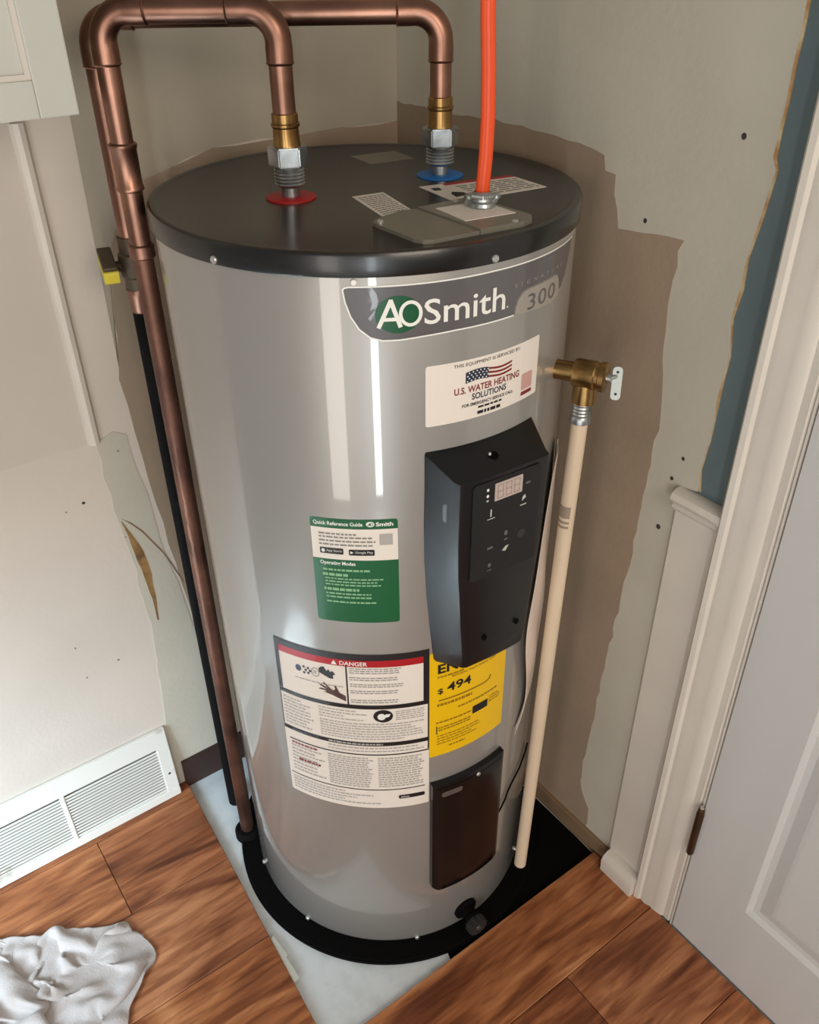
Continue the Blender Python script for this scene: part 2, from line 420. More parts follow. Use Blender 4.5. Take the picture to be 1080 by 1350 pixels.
# boards fixed to the left wall
tag(obj('trim_1', bbox(-1.12, -0.345, -0.36, -0.354, 0.906, 1.418), m_panel), 'pinkish white wall panel board left of the pipes', kind='structure')
bm = nb(); prism(bm, [(-0.348, 0), (-0.348, 0.006), (-0.344, 0.012), (-0.337, 0.0145), (-0.330, 0.012), (-0.326, 0.006), (-0.326, 0)], DL, DR, ZV, DR*-0.36, 0.904, 1.408)
bmesh.ops.recalc_face_normals(bm, faces=bm.faces)
tag(obj('trim_2', bm, m_trim, smooth=True), 'white half-round strip on the edge of the wall panel', kind='structure')
# baseboards
tag(obj('baseboard_left', bbox(-0.318, 0.30, -0.36, -0.349, 0, 0.079, 0.002), m_bbrown), 'dark brown baseboard behind the pipes', kind='structure')
tag(obj('baseboard_right', bbox(0.300, 0.3085, -0.34, 0.358, 0, 0.045, 0.002), m_btan), 'bare tan baseboard behind the discharge pipe', kind='structure')
bm = nb(); prism(bm, [(0.312, 0.0127), (0.277, 0.0127), (0.275, 0.045), (0.280, 0.056), (0.290, 0.062), (0.312, 0.062)], DL, ZV, DR, (0, 0, 0), 0.362, 0.44)
bmesh.ops.recalc_face_normals(bm, faces=bm.faces)
tag(obj('baseboard_door', bm, m_trim, smooth=True), 'short white baseboard piece beside the door casing', kind='structure')
# wainscot strip with cap rail
ws = tag(obj('trim_3', bbox(0.302, 0.312, 0.358, 0.441, 0.0, 0.908), m_trim), 'white wainscot strip between bare wall and door casing', kind='structure')
bm = nb(); prism(bm, [(0.312, 0.893), (0.300, 0.893), (0.296, 0.899), (0.299, 0.906), (0.292, 0.909), (0.288, 0.916), (0.291, 0.925), (0.300, 0.930), (0.312, 0.930)], DL, ZV, DR, (0, 0, 0), 0.354, 0.441)
bmesh.ops.recalc_face_normals(bm, faces=bm.faces)
obj('cap_rail', bm, m_trim, ws, smooth=True)
# door casing, moulded profile
bm = nb()
prism(bm, [(0.440, 0.0), (0.440, 0.022), (0.444, 0.0255), (0.452, 0.024), (0.456, 0.019), (0.466, 0.0205), (0.478, 0.0165), (0.484, 0.0175), (0.502, 0.0145), (0.506, 0.011), (0.518, 0.0115), (0.522, 0.008), (0.524, 0.0)],
      DR, -DL, ZV, DL*0.312, 0.0127, 2.10)
bmesh.ops.recalc_face_normals(bm, faces=bm.faces)
tag(obj('trim_4', bm, m_trim, smooth=True), 'white moulded door casing', kind='structure')
tag(obj('trim_5', bbox(0.3005, 0.375, 0.5235, 0.5265, 0, 2.05), m_trim), 'white door jamb edge', kind='structure')
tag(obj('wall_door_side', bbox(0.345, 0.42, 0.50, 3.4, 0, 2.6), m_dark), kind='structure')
# door: stiles and rails with recessed moulded panels
door = tag(empty('door_1', W(0.31, 0.53, 0.0)), 'white moulded panel door on the right', kind='structure')
T0, T1, DF = 0.5295, 1.33, 0.3005
bm = nb()
for (a, b, c, d) in ((T0, 0.648, 0.014, 2.04), (0.985, 1.095, 0.014, 2.04), (1.215, T1, 0.014, 2.04)): box(bm, DF, 0.338, a, b, c, d)
for (c, d) in ((0.014, 0.212), (0.86, 1.02), (1.88, 2.04)):
    box(bm, DF, 0.338, 0.648, 0.985, c, d); box(bm, DF, 0.338, 1.095, 1.215, c, d)
obj('door_frame', bm, m_door, door)
for (a, b) in ((0.648, 0.985), (1.095, 1.215)):
    for (c, d) in ((0.212, 0.86), (1.02, 1.88)):
        bm = nb()
        steps = [(0.0, DF), (0.008, DF+0.007), (0.018, DF+0.0085), (0.040, DF+0.003), (0.046, DF+0.0025)]
        rings = [[bm.verts.new(W(dp, t, z)) for t, z in ((a+i_, c+i_), (b-i_, c+i_), (b-i_, d-i_), (a+i_, d-i_))] for i_, dp in steps]
        for r0, r1 in zip(rings[:-1], rings[1:]):
            for q in range(4): bm.faces.new((r0[q], r0[(q+1) % 4], r1[(q+1) % 4], r1[q]))
        bm.faces.new(rings[-1])
        bk = [bm.verts.new(W(DF+0.025, t, z)) for t, z in ((a, c), (b, c), (b, d), (a, d))]
        bm.faces.new(bk[::-1])
        for q in range(4): bm.faces.new((rings[0][q], bk[q], bk[(q+1) % 4], rings[0][(q+1) % 4]))
        bmesh.ops.recalc_face_normals(bm, faces=bm.faces)
        obj('door_panel', bm, m_door, door)
for hz in (0.245, 1.75):
    bm = nb()
    lathe(bm, [(0, 0), (0.005, 0), (0.0068, 0.004), (0.0068, 0.112), (0.0055, 0.115), (0.0062, 0.119), (0.004, 0.125), (0, 0.126)], W(0.294, 0.5275, hz), seg=20)
    h = obj('hinge', bm, m_hinge, door, smooth=True); h['label'] = 'old bronze hinge barrel'
    bm = nb(); lathe(bm, [(0, 0), (0.004, 0), (0.003, 0.004), (0, 0.0045)], W(0.294, 0.5275, hz+0.1262), seg=14)
    obj('pin', bm, m_screw, h, smooth=True)

# shallow white cabinet top left
cb = tag(empty('wall_cabinet', W(-0.6, -0.36, 1.41)), 'white wall cabinet door in the upper left corner', 'cabinet')
CR, CZ = -0.3205, 1.447                       # right edge and underside of the cabinet
obj('body', bbox(-1.1, CR-0.002, -0.355, -0.135, CZ+0.002, 2.1, 0.002), m_cab, cb)
bm = nb()
box(bm, -1.1, CR-0.045, -0.135, -0.115, CZ, CZ+0.040, 0.002); box(bm, CR-0.045, CR, -0.135, -0.115, CZ, 2.1, 0.002)
fr = obj('door_frame', bm, m_cab, cb)
bm = nb(); box(bm, CR-0.051, CR-0.045, -0.135, -0.119, CZ+0.040, 2.1); box(bm, -1.1, CR-0.051, -0.135, -0.119, CZ+0.040, CZ+0.046)
obj('bead', bm, m_trim, fr)
obj('door_panel', bbox(-1.1, CR-0.051, -0.135, -0.1235, CZ+0.046, 2.1), m_cab, cb)

# ------------------------------------------------------------------ baseboard register
vt = tag(empty('floor_vent', W(-0.55, -0.345, 0.0125)), 'white metal baseboard air register with thin louvers along the left wall', 'vent')
V0, V1 = -1.12, -0.338                        # along the wall
def vdep(z): return -0.3355-0.016*(z-0.0125)/0.195   # sloping face
def vbox(bm, s0, s1, z0, z1, o0, o1):
    pts = [(vdep(z0)+o0, z0), (vdep(z0)+o1, z0), (vdep(z1)+o1, z1), (vdep(z1)+o0, z1)]
    prism(bm, pts, DR, ZV, DL, (0, 0, 0), s0, s1)
    bmesh.ops.recalc_face_normals(bm, faces=bm.faces)
def vpart(name, s0, s1, z0, z1, o0, o1, m, par, bev=0.0015):
    bm = nb(); vbox(bm, s0, s1, z0, z1, o0, o1)
    if bev: bmesh.ops.bevel(bm, geom=list(bm.edges), offset=bev, segments=2, affect='EDGES')
    return obj(name, bm, m, par)
Z0, Z1 = 0.0130, 0.208
vpart('bottom_rail', V0, V1, Z0, 0.034, -0.012, 0.004, m_vent, vt)
vpart('top_rail', V0, V1, 0.160, Z1, -0.008, 0.002, m_vent, vt)
vpart('end_stile', V1-0.028, V1, 0.034, 0.160, -0.012, 0.003, m_vent, vt)
bays = [(-0.565, -0.366), (-0.775, -0.575), (-0.985, -0.785)]
for b0, b1 in bays: vpart('divider', b0-0.010, b0, 0.034, 0.160, -0.006, 0.003, m_vent, vt)
vpart('back_plate', V0, V1-0.02, 0.02, 0.19, -0.0132, -0.0122, m_duct, vt, 0)
NL = 15
for b0, b1 in bays:
    for q in range(NL):
        z = 0.037+q*(0.121/NL)
        bm = nb()
        pts = [(vdep(z)-0.0060, z-0.0012), (vdep(z)-0.0048, z-0.0020), (vdep(z)+0.0005, z), (vdep(z)+0.0010, z+0.0006), (vdep(z)+0.0010, z+0.0048), (vdep(z)+0.0002, z+0.0054)]
        prism(bm, pts, DR, ZV, DL, (0, 0, 0), b0, b1)
        bmesh.ops.recalc_face_normals(bm, faces=bm.faces)
        obj('louver', bm, m_vent, vt)
bm = nb(); c = W(-0.352, vdep(0.083)+0.0032, 0.083); lathe(bm, [(0, 0.0), (0.003, 0.0), (0.0036, -0.0008)], c, DR, 14)
obj('screw_hole', bm, m_dark, vt)

# ================================================================== water heater
H, ZB = 1.3397, 0.012
wh = empty('water_heater', (0, 0, 0.0), 'tall grey electric water heater with black top and control box', 'water heater')
bm = nb(); lathe(bm, [(0, ZB), (R-0.004, ZB), (R-0.001, ZB+0.003), (R, ZB+0.008), (R, H-0.027), (R-0.003, H-0.02), (0, H-0.02)], seg=256)
obj('tank_body', bm, m_tank, wh, smooth=True)
# black cap: folded rim and slightly sunken top
RC = R+0.004
bm = nb(); lathe(bm, [(R-0.002, H-0.0268), (RC, H-0.0268), (RC+0.0005, H-0.025), (RC, H-0.004), (RC-0.0015, H-0.001), (RC-0.005, H), (RC-0.011, H-0.0012), (RC-0.016, H-0.003), (0, H-0.003)], seg=192)
cap = obj('top_cap', bm, m_cap, wh, smooth=True); cap['label'] = 'black metal top cover'
HT = H-0.003
def dome(loc, ax, r, h, par, m=m_screw, name='screw', seg=16):
    bm = nb(); lathe(bm, [(0, -0.001), (r, -0.001), (r, h*0.4), (r*0.75, h*0.85), (0, h)], loc, ax, seg)
    o = obj(name, bm, m, par, smooth=True); return o
for az in (-127.4, -60.4, 5, 75, 150):
    a = az*D2R; n = Vector((math.cos(a), math.sin(a), 0))
    dome(n*(RC+0.0004)+ZV*1.3185, n, 0.0046, 0.0035, wh)
for az, z in ((-126.5, 0.016), (-80.7, 0.016), (-20, 0.016), (-160, 0.016)):
    a = az*D2R; n = Vector((math.cos(a), math.sin(a), 0))
    dome(n*(R+0.0003)+ZV*z, n, 0.0045, 0.003, wh)
dome(cyl(math.radians(-93.5+60)*R, 1.3072, 0.0), Vector((math.cos(-93.5*D2R), math.sin(-93.5*D2R), 0)), 0.004, 0.004, wh, m_white, 'rivet')
# black base tray (cut flat beside the wall)
bm = nb()
P = []
for i in range(120):
    a = 2*math.pi*i/120; x, y = 0.319*math.cos(a), 0.319*math.sin(a)
    v = Vector((x, y, 0)); s, t = v.dot(DL), v.dot(DR)
    P.append((min(s, 0.290), t))
prism(bm, P, DL, DR, ZV, (0, 0, 0), 0.0005, 0.0118)
bmesh.ops.recalc_face_normals(bm, faces=bm.faces)
te = [e for e in bm.edges if all(v.co.z > 0.011 for v in e.verts)]
bmesh.ops.bevel(bm, geom=te, offset=0.004, segments=3, affect='EDGES')
o = obj('base_tray', bm, m_deepblk, wh, smooth=True); o['label'] = 'black base tray'

# ---- logo plate
def sub_of(p): return p
off1, off2, off3, off4 = 0.0004, 0.0008, 0.0012, 0.0016
logo_out = [(-0.1765, 1.2985), (-0.1745, 1.2850), (-0.169, 1.2680), (-0.160, 1.2530), (-0.148, 1.2430), (-0.134, 1.2388), (-0.115, 1.2385), (-0.086, 1.2405), (-0.049, 1.2422), (0.0345, 1.2425),
            (0.036, 1.252), (0.040, 1.261), (0.047, 1.2672), (0.057, 1.2700), (0.118, 1.2700), (0.128, 1.2672), (0.1335, 1.2605), (0.1365, 1.2470), (0.1425, 1.2470), (0.153, 1.258), (0.163, 1.272), (0.171, 1.288), (0.1745, 1.3010), (0.0, 1.3022), (-0.12, 1.3010), (-0.170, 1.3010)]
bm = nb(); poly2(bm, logo_out)
lg = sticker('brand_plate', bm, m_lgrey, off1, wh); lg['label'] = 'dark grey brand plate reading AOSmith 300'
bm = nb()
oline = logo_out[:10]; top_l = [logo_out[0], (-0.1745, 1.3005), (-0.170, 1.3015), (-0.12, 1.3017), (0.0, 1.3028), (0.1745, 1.3016)]
def stroke2(bm, pts, w):
    for (x0, y0), (x1, y1) in zip(pts[:-1], pts[1:]):
        d = Vector((x1-x0, y1-y0)); 
        if d.length < 1e-6: continue
        d.normalize(); nx, ny = -d.y*w/2, d.x*w/2; ex, ey = d.x*w*0.25, d.y*w*0.25
        poly2(bm, [(x0-nx-ex, y0-ny-ey), (x1-nx+ex, y1-ny+ey), (x1+nx+ex, y1+ny+ey), (x0+nx-ex, y0+ny-ey)])
stroke2(bm, oline, 0.0018); stroke2(bm, top_l, 0.0018)
sticker('white_outline', bm, m_white, off2, lg)
bm = nb(); poly2(bm, [(0.036, 1.2420), (0.0375, 1.252), (0.0415, 1.2605), (0.048, 1.2662), (0.058, 1.2688), (0.117, 1.2688), (0.127, 1.2660), (0.132, 1.2600), (0.1348, 1.2465), (0.1415, 1.2460), (0.132, 1.2400), (0.110, 1.2360), (0.05, 1.2405)])
sticker('badge', bm, m_badge, off2, lg)
bm = nb(); poly2(bm, ell(-0.1160, 1.2685, 0.0262, 0.0218, 40)); sticker('green_oval', bm, m_lgreen, off2, lg)
def glyph_A(bm, x0, x1, y0, y1, w):
    xm = (x0+x1)/2+0.002
    stroke2(bm, [(x0+w*0.5, y0+w*.2), (xm, y1-w*.2)], w); stroke2(bm, [(xm, y1-w*.2), (x1-w*0.4, y0+w*.2)], w)
    stroke2(bm, [(x0+(xm-x0)*0.36, y0+(y1-y0)*0.30), (x1-(x1-xm)*0.34, y0+(y1-y0)*0.30)], w*0.85)
def ring2(bm, cx, cy, rx, ry, w, n=40):
    for q in range(n):
        a, b = 2*math.pi*q/n, 2*math.pi*(q+1)/n
        poly2(bm, [(cx+rx*math.cos(a), cy+ry*math.sin(a)), (cx+rx*math.cos(b), cy+ry*math.sin(b)),
                   (cx+(rx-w)*math.cos(b), cy+(ry-w)*math.sin(b)), (cx+(rx-w)*math.cos(a), cy+(ry-w)*math.sin(a))][::1])
bm = nb(); glyph_A(bm, -0.1405, -0.1120, 1.2540, 1.2860, 0.0049); ring2(bm, -0.1020, 1.2690, 0.0135, 0.0152, 0.0040)
text2(bm, 'Smith', -0.0865, 0.0190, 1.2540, 1.2835, bold=0.008)
poly2(bm, ell(0.0228, 1.2560, 0.0012, 0.0012, 8))
sticker('lettering', bm, m_white, off3, lg)
bm = nb(); text2(bm, '300', 0.0585, 0.1205, 1.2420, 1.2615, spacing=1.1)
sticker('numerals', bm, m_lgrey, off3, lg)
bm = nb(); text2(bm, 'SIGNATURE', 0.034, 0.138, 1.2755, 1.2805, spacing=2.4)
sticker('series_name', bm, m_badge, off2, lg)

# ---- service sticker
bm = nb(); poly2(bm, rrect(-0.0850, 0.0905, 1.1225, 1.2022, 0.003))
us = sticker('service_sticker', bm, m_cream, off1, wh); us['label'] = 'white service company sticker with flag'
bm = nb(); text2(bm, 'THIS EQUIPMENT IS SERVICED BY:', -0.0495, 0.0508, 1.1935, 1.1985)
text2(bm, 'FOR EMERGENCY SERVICE CALL:', -0.0375, 0.0415, 1.1400, 1.1442, bold=0.02)
lines2(bm, -0.0155, 0.0201, 1.1262, 1.1310, 1, 0.9, random.Random(2), 0)
lines2(bm, -0.0146, 0.022, 1.1335, 1.1385, 1, 0.5, random.Random(1), 0)
sticker('black_lettering', bm, m_ink, off2, us)
bm = nb(); text2(bm, 'U.S. WATER HEATING', -0.0485, 0.0510, 1.1585, 1.1675, bold=0.02)
sticker('red_lettering', bm, m_dred, off2, us)
bm = nb(); text2(bm, 'SOLUTIONS', -0.0241, 0.0286, 1.1480, 1.1565, bold=0.02)
sticker('navy_lettering', bm, m_navy, off2, us)
def wave(x): return 0.0022*math.sin((x+0.033)/0.07*2*math.pi)
def flagband(bm, xa, xb, y0, y1, n=10):
    for q in range(n):
        a = xa+(xb-xa)*q/n; b = xa+(xb-xa)*(q+1)/n
        poly2(bm, [(a, y0+wave(a)), (b, y0+wave(b)), (b, y1+wave(b)), (a, y1+wave(a))])
bm = nb(); flagband(bm, -0.0335, -0.001, 1.1715, 1.1858); sticker('flag_field', bm, m_navy, off2, us)
bm = nb()
for q in range(3): flagband(bm, -0.001, 0.0367, 1.1722+q*0.0052, 1.1748+q*0.0052)
sticker('flag_stripes', bm, m_dred, off2, us)
bm = nb()
for i in range(6):
    for j in range(4):
        x = -0.031+i*0.0053+(j % 2)*0.0022; y = 1.1735+j*0.0034+wave(x); poly2(bm, ell(x, y, 0.0011, 0.0011, 5))
sticker('flag_stars', bm, m_white, off3, us)
bm = nb(); poly2(bm, rrect(0.0570, 0.0785, 1.1365, 1.1585, 0.002)); sticker('pink_square', bm, m_pink, off2, us)
bm = nb(); poly2(bm, rrect(0.0570, 0.0785, 1.1290, 1.1340, 0.0008)); sticker('red_bar', bm, m_dred, off2, us)

# ---- green quick reference sticker
bm = nb(); poly2(bm, rrect(-0.2370, -0.1215, 0.8205, 0.9950, 0.004))
gr = sticker('reference_sticker', bm, m_green, off1, wh); gr['label'] = 'green and white quick reference guide sticker'
bm = nb(); rect2(bm, -0.2365, -0.1218, 0.9296, 0.9800); sticker('white_band', bm, m_cream, off2, gr)
bm = nb(); text2(bm, 'Quick Reference Guide', -0.2325, -0.1672, 0.9835, 0.9905, bold=0.02); sticker('title', bm, m_white, off2, gr)
bm = nb(); poly2(bm, ell(-0.1572, 0.9878, 0.0055, 0.0042, 20)); sticker('brand_oval', bm, m_white, off2, gr)
bm = nb(); text2(bm, 'Smith', -0.1500, -0.1275, 0.9845, 0.9910, bold=0.03); sticker('brand_name', bm, m_white, off2, gr)
bm = nb(); text2(bm, 'Operating Modes', -0.2270, -0.1790, 0.9185, 0.9265, bold=0.02)
sticker('white_lettering', bm, m_white, off2, gr)
bm = nb(); glyph_A(bm, -0.1610, -0.1572, 0.9855, 0.9900, 0.0009); ring2(bm, -0.1552, 0.9877, 0.0020, 0.0020, 0.0007, 14)
sticker('oval_letters', bm, m_green, off3, gr)
bm = nb(); rg = random.Random(5)
lines2(bm, -0.2247, -0.1900, 0.9005, 0.9065, 1, 0.75, rg, 0); lines2(bm, -0.2242, -0.1757, 0.8755, 0.8815, 1, 0.75, rg, 0)
lines2(bm, -0.224, -0.157, 0.9085, 0.9150, 1, 0.5, rg, 0.05); lines2(bm, -0.222, -0.141, 0.8840, 0.8995, 3, 0.45, rg, 0.15)
lines2(bm, -0.222, -0.153, 0.8620, 0.8740, 2, 0.45, rg, 0.1); lines2(bm, -0.222, -0.153, 0.8530, 0.8600, 1, 0.4, rg, 0.05)
sticker('fine_print', bm, m_pgreen, off2, gr)
bm = nb(); lines2(bm, -0.2262, -0.176, 0.9690, 0.9735, 1, 0.6, rg, 0.0); lines2(bm, -0.2262, -0.151, 0.9510, 0.9690, 3, 0.45, rg, 0.05)
sticker('grey_print', bm, m_inkg, off3, gr)
bm = nb(); poly2(bm, rrect(-0.2258, -0.1940, 0.9385, 0.9485, 0.0015)); poly2(bm, rrect(-0.1868, -0.1528, 0.9378, 0.9475, 0.0015))
sticker('store_buttons', bm, m_ink, off3, gr)
bm = nb(); poly2(bm, ell(-0.2213, 0.9436, 0.0024, 0.0030, 14)); poly2(bm, [(-0.1848, 0.9405), (-0.1805, 0.9427), (-0.1848, 0.9450)])
text2(bm, 'App Store', -0.2170, -0.1965, 0.9415, 0.9460); text2(bm, 'Google Play', -0.1780, -0.1550, 0.9405, 0.9450)
sticker('button_lettering', bm, m_white, off4, gr)
bm = nb(); poly2(bm, rrect(-0.1460, -0.1286, 0.9548, 0.9725, 0.001)); sticker('grey_square', bm, m_inkm, off3, gr)

# ---- danger sticker
bm = nb(); poly2(bm, rrect(-0.3185, -0.0790, 0.4150, 0.7600, 0.003))
dg_ = sticker('danger_sticker', bm, m_cream, off1, wh); dg_['label'] = 'white danger and warning sticker with black frame'
bm = nb()
rect2(bm, -0.3185, -0.0790, 0.7475, 0.7600); rect2(bm, -0.3185, -0.3110, 0.6570, 0.7475); rect2(bm, -0.0880, -0.0790, 0.6490, 0.7475)
rect2(bm, -0.3185, -0.0790, 0.6480, 0.6565); rect2(bm, -0.3185, -0.3168, 0.576, 0.648); rect2(bm, -0.0812, -0.0790, 0.548, 0.648)
rect2(bm, -0.3185, -0.0790, 0.5660, 0.5745); rect2(bm, -0.3100, -0.0790, 0.5445, 0.5470); rect2(bm, -0.3150, -0.086, 0.4600, 0.4620)
rect2(bm, -0.2030, -0.2006, 0.6565, 0.7370)
poly2(bm, rrect(-0.1295, -0.0860, 0.4365, 0.4455, 0.003))
poly2(bm, ell(-0.1500, 0.6330, 0.0150, 0.0135, 28))
sticker('black_frame', bm, m_ink, off2, dg_)
bm = nb(); rect2(bm, -0.3110, -0.0880, 0.7345, 0.7475); sticker('red_band', bm, m_red, off2, dg_)
bm = nb(); text2(bm, 'DANGER', -0.2110, -0.1700, 0.7370, 0.7450, bold=0.02); sticker('danger_word', bm, m_white, off3, dg_)
bm = nb(); poly2(bm, [(-0.2240, 0.7368), (-0.2150, 0.7368), (-0.2195, 0.7455)]); sticker('warning_triangle', bm, m_white, off3, dg_)
bm = nb(); poly2(bm, ell(-0.1525, 0.6320, 0.0062, 0.0070, 14)); poly2(bm, [(-0.1520, 0.628), (-0.1410, 0.6320), (-0.1385, 0.6375), (-0.1460, 0.6375)]); sticker('manual_pictogram', bm, m_white, off3, dg_)
bm = nb(); text2(bm, 'AOSmith', -0.1260, -0.1120, 0.4388, 0.4432)
sticker('white_lettering', bm, m_white, off3, dg_)
# icons and hand
bm = nb(); poly2(bm, ell(-0.2780, 0.7130, 0.0050, 0.0068, 18))
for dx, dy in ((0, 0), (0.004, 0.005), (0.004, -0.005), (-0.003, 0.006), (-0.003, -0.006), (0.007, 0)): poly2(bm, ell(-0.2655+dx, 0.7125+dy, 0.0022, 0.0026, 8))
sticker('blue_icons', bm, m_navy, off2, dg_)
bm = nb(); ring2(bm, -0.2500, 0.7130, 0.0068, 0.0090, 0.0014, 24); lines2(bm, -0.2535, -0.2465, 0.7095, 0.7165, 2, 0.5, rg, 0)
lines2(bm, -0.2850, -0.2060, 0.6890, 0.6950, 1, 0.25, rg, 0)
sticker('grey_icon', bm, m_inkg, off2, dg_)
bm = nb()
poly2(bm, [(-0.2440, 0.7150), (-0.2300, 0.7170), (-0.2280, 0.7060), (-0.2220, 0.7060), (-0.2225, 0.7125), (-0.2185, 0.7160), (-0.2230, 0.7220), (-0.2260, 0.7190), (-0.2290, 0.7240), (-0.2320, 0.7200), (-0.2360, 0.7285), (-0.2400, 0.7270), (-0.2410, 0.7210), (-0.2440, 0.7230)])
sticker('faucet_icon', bm, m_ink, off2, dg_)
bm = nb()
hand = [(-0.2048, 0.6620), (-0.2270, 0.6725), (-0.2380, 0.6755), (-0.2410, 0.6745), (-0.2340, 0.6785), (-0.2440, 0.6800), (-0.2475, 0.6805), (-0.2440, 0.6830), (-0.2340, 0.6825), (-0.2440, 0.6880), (-0.2455, 0.6905), (-0.2420, 0.6905), (-0.2315, 0.6855), (-0.2385, 0.6935), (-0.2390, 0.6965), (-0.2360, 0.6950), (-0.2285, 0.6860), (-0.2235, 0.6820), (-0.2205, 0.6850), (-0.2215, 0.6915), (-0.2190, 0.6915), (-0.2160, 0.6840), (-0.2140, 0.6790), (-0.2048, 0.6735)]
poly2(bm, hand); sticker('hand_icon', bm, mat('hand_brown', (74, 44, 36), 0.5), off2, dg_)
bm = nb()
for y0, y1, n in ((0.7205, 0.7330, 3), (0.7065, 0.7150, 2), (0.6930, 0.7015, 2), (0.6795, 0.6880, 2), (0.6600, 0.6690, 2)): lines2(bm, -0.1975, -0.1180, y0, y1, n, 0.40, rg, 0.12)
sticker('danger_print', bm, m_inkg, off2, dg_)
bm = nb()
lines2(bm, -0.3130, -0.2550, 0.580, 0.643, 9, 0.42, rg, 0.4); lines2(bm, -0.2500, -0.1720, 0.6200, 0.6450, 4, 0.4, rg, 0.7)
lines2(bm, -0.1310, -0.0860, 0.6220, 0.6440, 5, 0.45, rg, 0.1); lines2(bm, -0.2500, -0.0850, 0.5790, 0.6180, 7, 0.45, rg, 0.25)
lines2(bm, -0.24, -0.085, 0.5500, 0.5640, 2, 0.4, rg, 0.1)
lines2(bm, -0.3080, -0.2480, 0.4700, 0.5350, 8, 0.42, rg, 0.3); lines2(bm, -0.2420, -0.1680, 0.4660, 0.5400, 14, 0.55, rg, 0.12)
lines2(bm, -0.1610, -0.0850, 0.4670, 0.5400, 13, 0.55, rg, 0.15); lines2(bm, -0.312, -0.150, 0.4230, 0.4560, 5, 0.45, rg, 0.5)
sticker('fine_print', bm, m_inkm, off2, dg_)
bm = nb(); lines2(bm, -0.3060, -0.2600, 0.5365, 0.5410, 1, 0.8, rg, 0); lines2(bm, -0.2960, -0.2560, 0.5000, 0.5050, 1, 0.8, rg, 0)
sticker('red_print', bm, m_dred, off3, dg_)
bm = nb(); lines2(bm, -0.238, -0.152, 0.5680, 0.5725, 1, 0.8, rg, 0); sticker('bar_lettering', bm, m_inkm, off3, dg_)

# ---- energy guide
bm = nb(); poly2(bm, rrect(-0.0785, 0.0650, 0.5235, 0.7480, 0.002))
en = sticker('energy_sticker', bm, m_yellow, off1, wh); en['label'] = 'yellow energy guide sticker reading $ 494'
bm = nb(); text2(bm, 'ENERGY', -0.0655, 0.040, 0.7040, 0.7230, bold=0.03)
sticker('title', bm, m_ink, off2, en)
bm = nb()
sticker('dollar_sign', (lambda b: (text2(b, '$', -0.0655, -0.0565, 0.6600, 0.6730, bold=0.015), b)[1])(nb()), m_ink, off2, en)
sticker('numerals', (lambda b: (text2(b, '494', -0.0500, -0.0080, 0.6620, 0.6800, bold=0.022), b)[1])(nb()), m_ink, off2, en)
sticker('rating_bar', (lambda b: (rect2(b, -0.0672, -0.0655, 0.5740, 0.5920), b)[1])(nb()), m_ink, off2, en)
poly2(bm, rrect(-0.0030, 0.0275, 0.5905, 0.6070, 0.001))
sticker('black_box', bm, m_ink, off2, en)
bm = nb()
text2(bm, 'Estimated Yearly Energy Cost', -0.042, 0.040, 0.6890, 0.6945, bold=0.02); stroke2(bm, [(-0.063, 0.6475), (0.020, 0.6475), (0.028, 0.650), (0.031, 0.657)], 0.0030)
lines2(bm, -0.066, -0.02, 0.6930, 0.7010, 1, 0.4, rg, 0); lines2(bm, -0.066, -0.005, 0.6320, 0.6440, 1, 0.45, rg, 0); lines2(bm, -0.0300, 0.050, 0.6180, 0.6250, 1, 0.5, rg, 0.1)
lines2(bm, -0.068, -0.006, 0.5960, 0.6030, 1, 0.45, rg, 0); lines2(bm, -0.064, -0.0065, 0.5790, 0.5900, 2, 0.5, rg, 0); lines2(bm, 0.030, 0.055, 0.595, 0.612, 3, 0.4, rg, 0.2)
lines2(bm, -0.066, 0.020, 0.5480, 0.5720, 4, 0.35, rg, 0.3); lines2(bm, -0.045, -0.015, 0.5380, 0.5440, 1, 0.5, rg, 0)
sticker('fine_print', bm, m_inky, off2, en)

# ---- lower access panel (curved plastic cover)
def shell_panel(name, x0, x1, z0, z1, dep, m, par, rc=0.004, chamf=0.02):
    bm = nb(); nx, nz = 18, 10; grid = []
    prof = [(0.0, 0.0), (0.003, dep*0.75), (0.008, dep)]
    xs = [0.0, 0.0015, 0.006]+[0.006+(x1-x0-0.012)*i/nx for i in range(1, nx)]+[x1-x0-0.006, x1-x0-0.0015, x1-x0]
    zs = [0.0, 0.0015, 0.006]+[0.006+(z1-z0-0.012)*i/nz for i in range(1, nz)]+[z1-z0-0.006, z1-z0-0.0015, z1-z0]
    def h(d, L):
        e = min(d, L-d)
        return 0.0 if e <= 0 else (0.8 if e < 0.002 else 1.0)
    for zi in zs:
        row = []
        for xi in xs:
            o = dep*min(h(xi, x1-x0), h(zi, z1-z0))+0.0002
            xx, zz = x0+xi, z0+zi
            # chamfered lower corners
            cx = min(xi, x1-x0-xi)
            if zi < chamf and cx < chamf and (zi+cx) < chamf: zz = z0+chamf-cx if zi <= 0.0 else max(zz, z0+chamf-cx)
            row.append(bm.verts.new(cyl(xx, zz, o)))
        grid.append(row)
    for r0, r1 in zip(grid[:-1], grid[1:]):
        for i in range(len(xs)-1):
            try: bm.faces.new((r0[i], r0[i+1], r1[i+1], r1[i]))
            except ValueError: pass
    bmesh.ops.recalc_face_normals(bm, faces=bm.faces)
    return obj(name, bm, m, par, smooth=True)
ap = shell_panel('access_panel', -0.077, 0.067, 0.165, 0.463, 0.012, m_plastic2, wh); ap['label'] = 'black lower element access cover'
bm = nb(); poly2(bm, rrect(-0.061, -0.024, 0.432, 0.444, 0.005)); sticker('finger_recess', bm, mat('recess_grey', (92, 82, 76), 0.3), 0.0128, ap)
a_ = cyl(0.006, 0.452, 0.012); n_ = Vector((math.cos(A0+0.006/R), math.sin(A0+0.006/R), 0)); dome(a_, n_, 0.004, 0.003, ap)
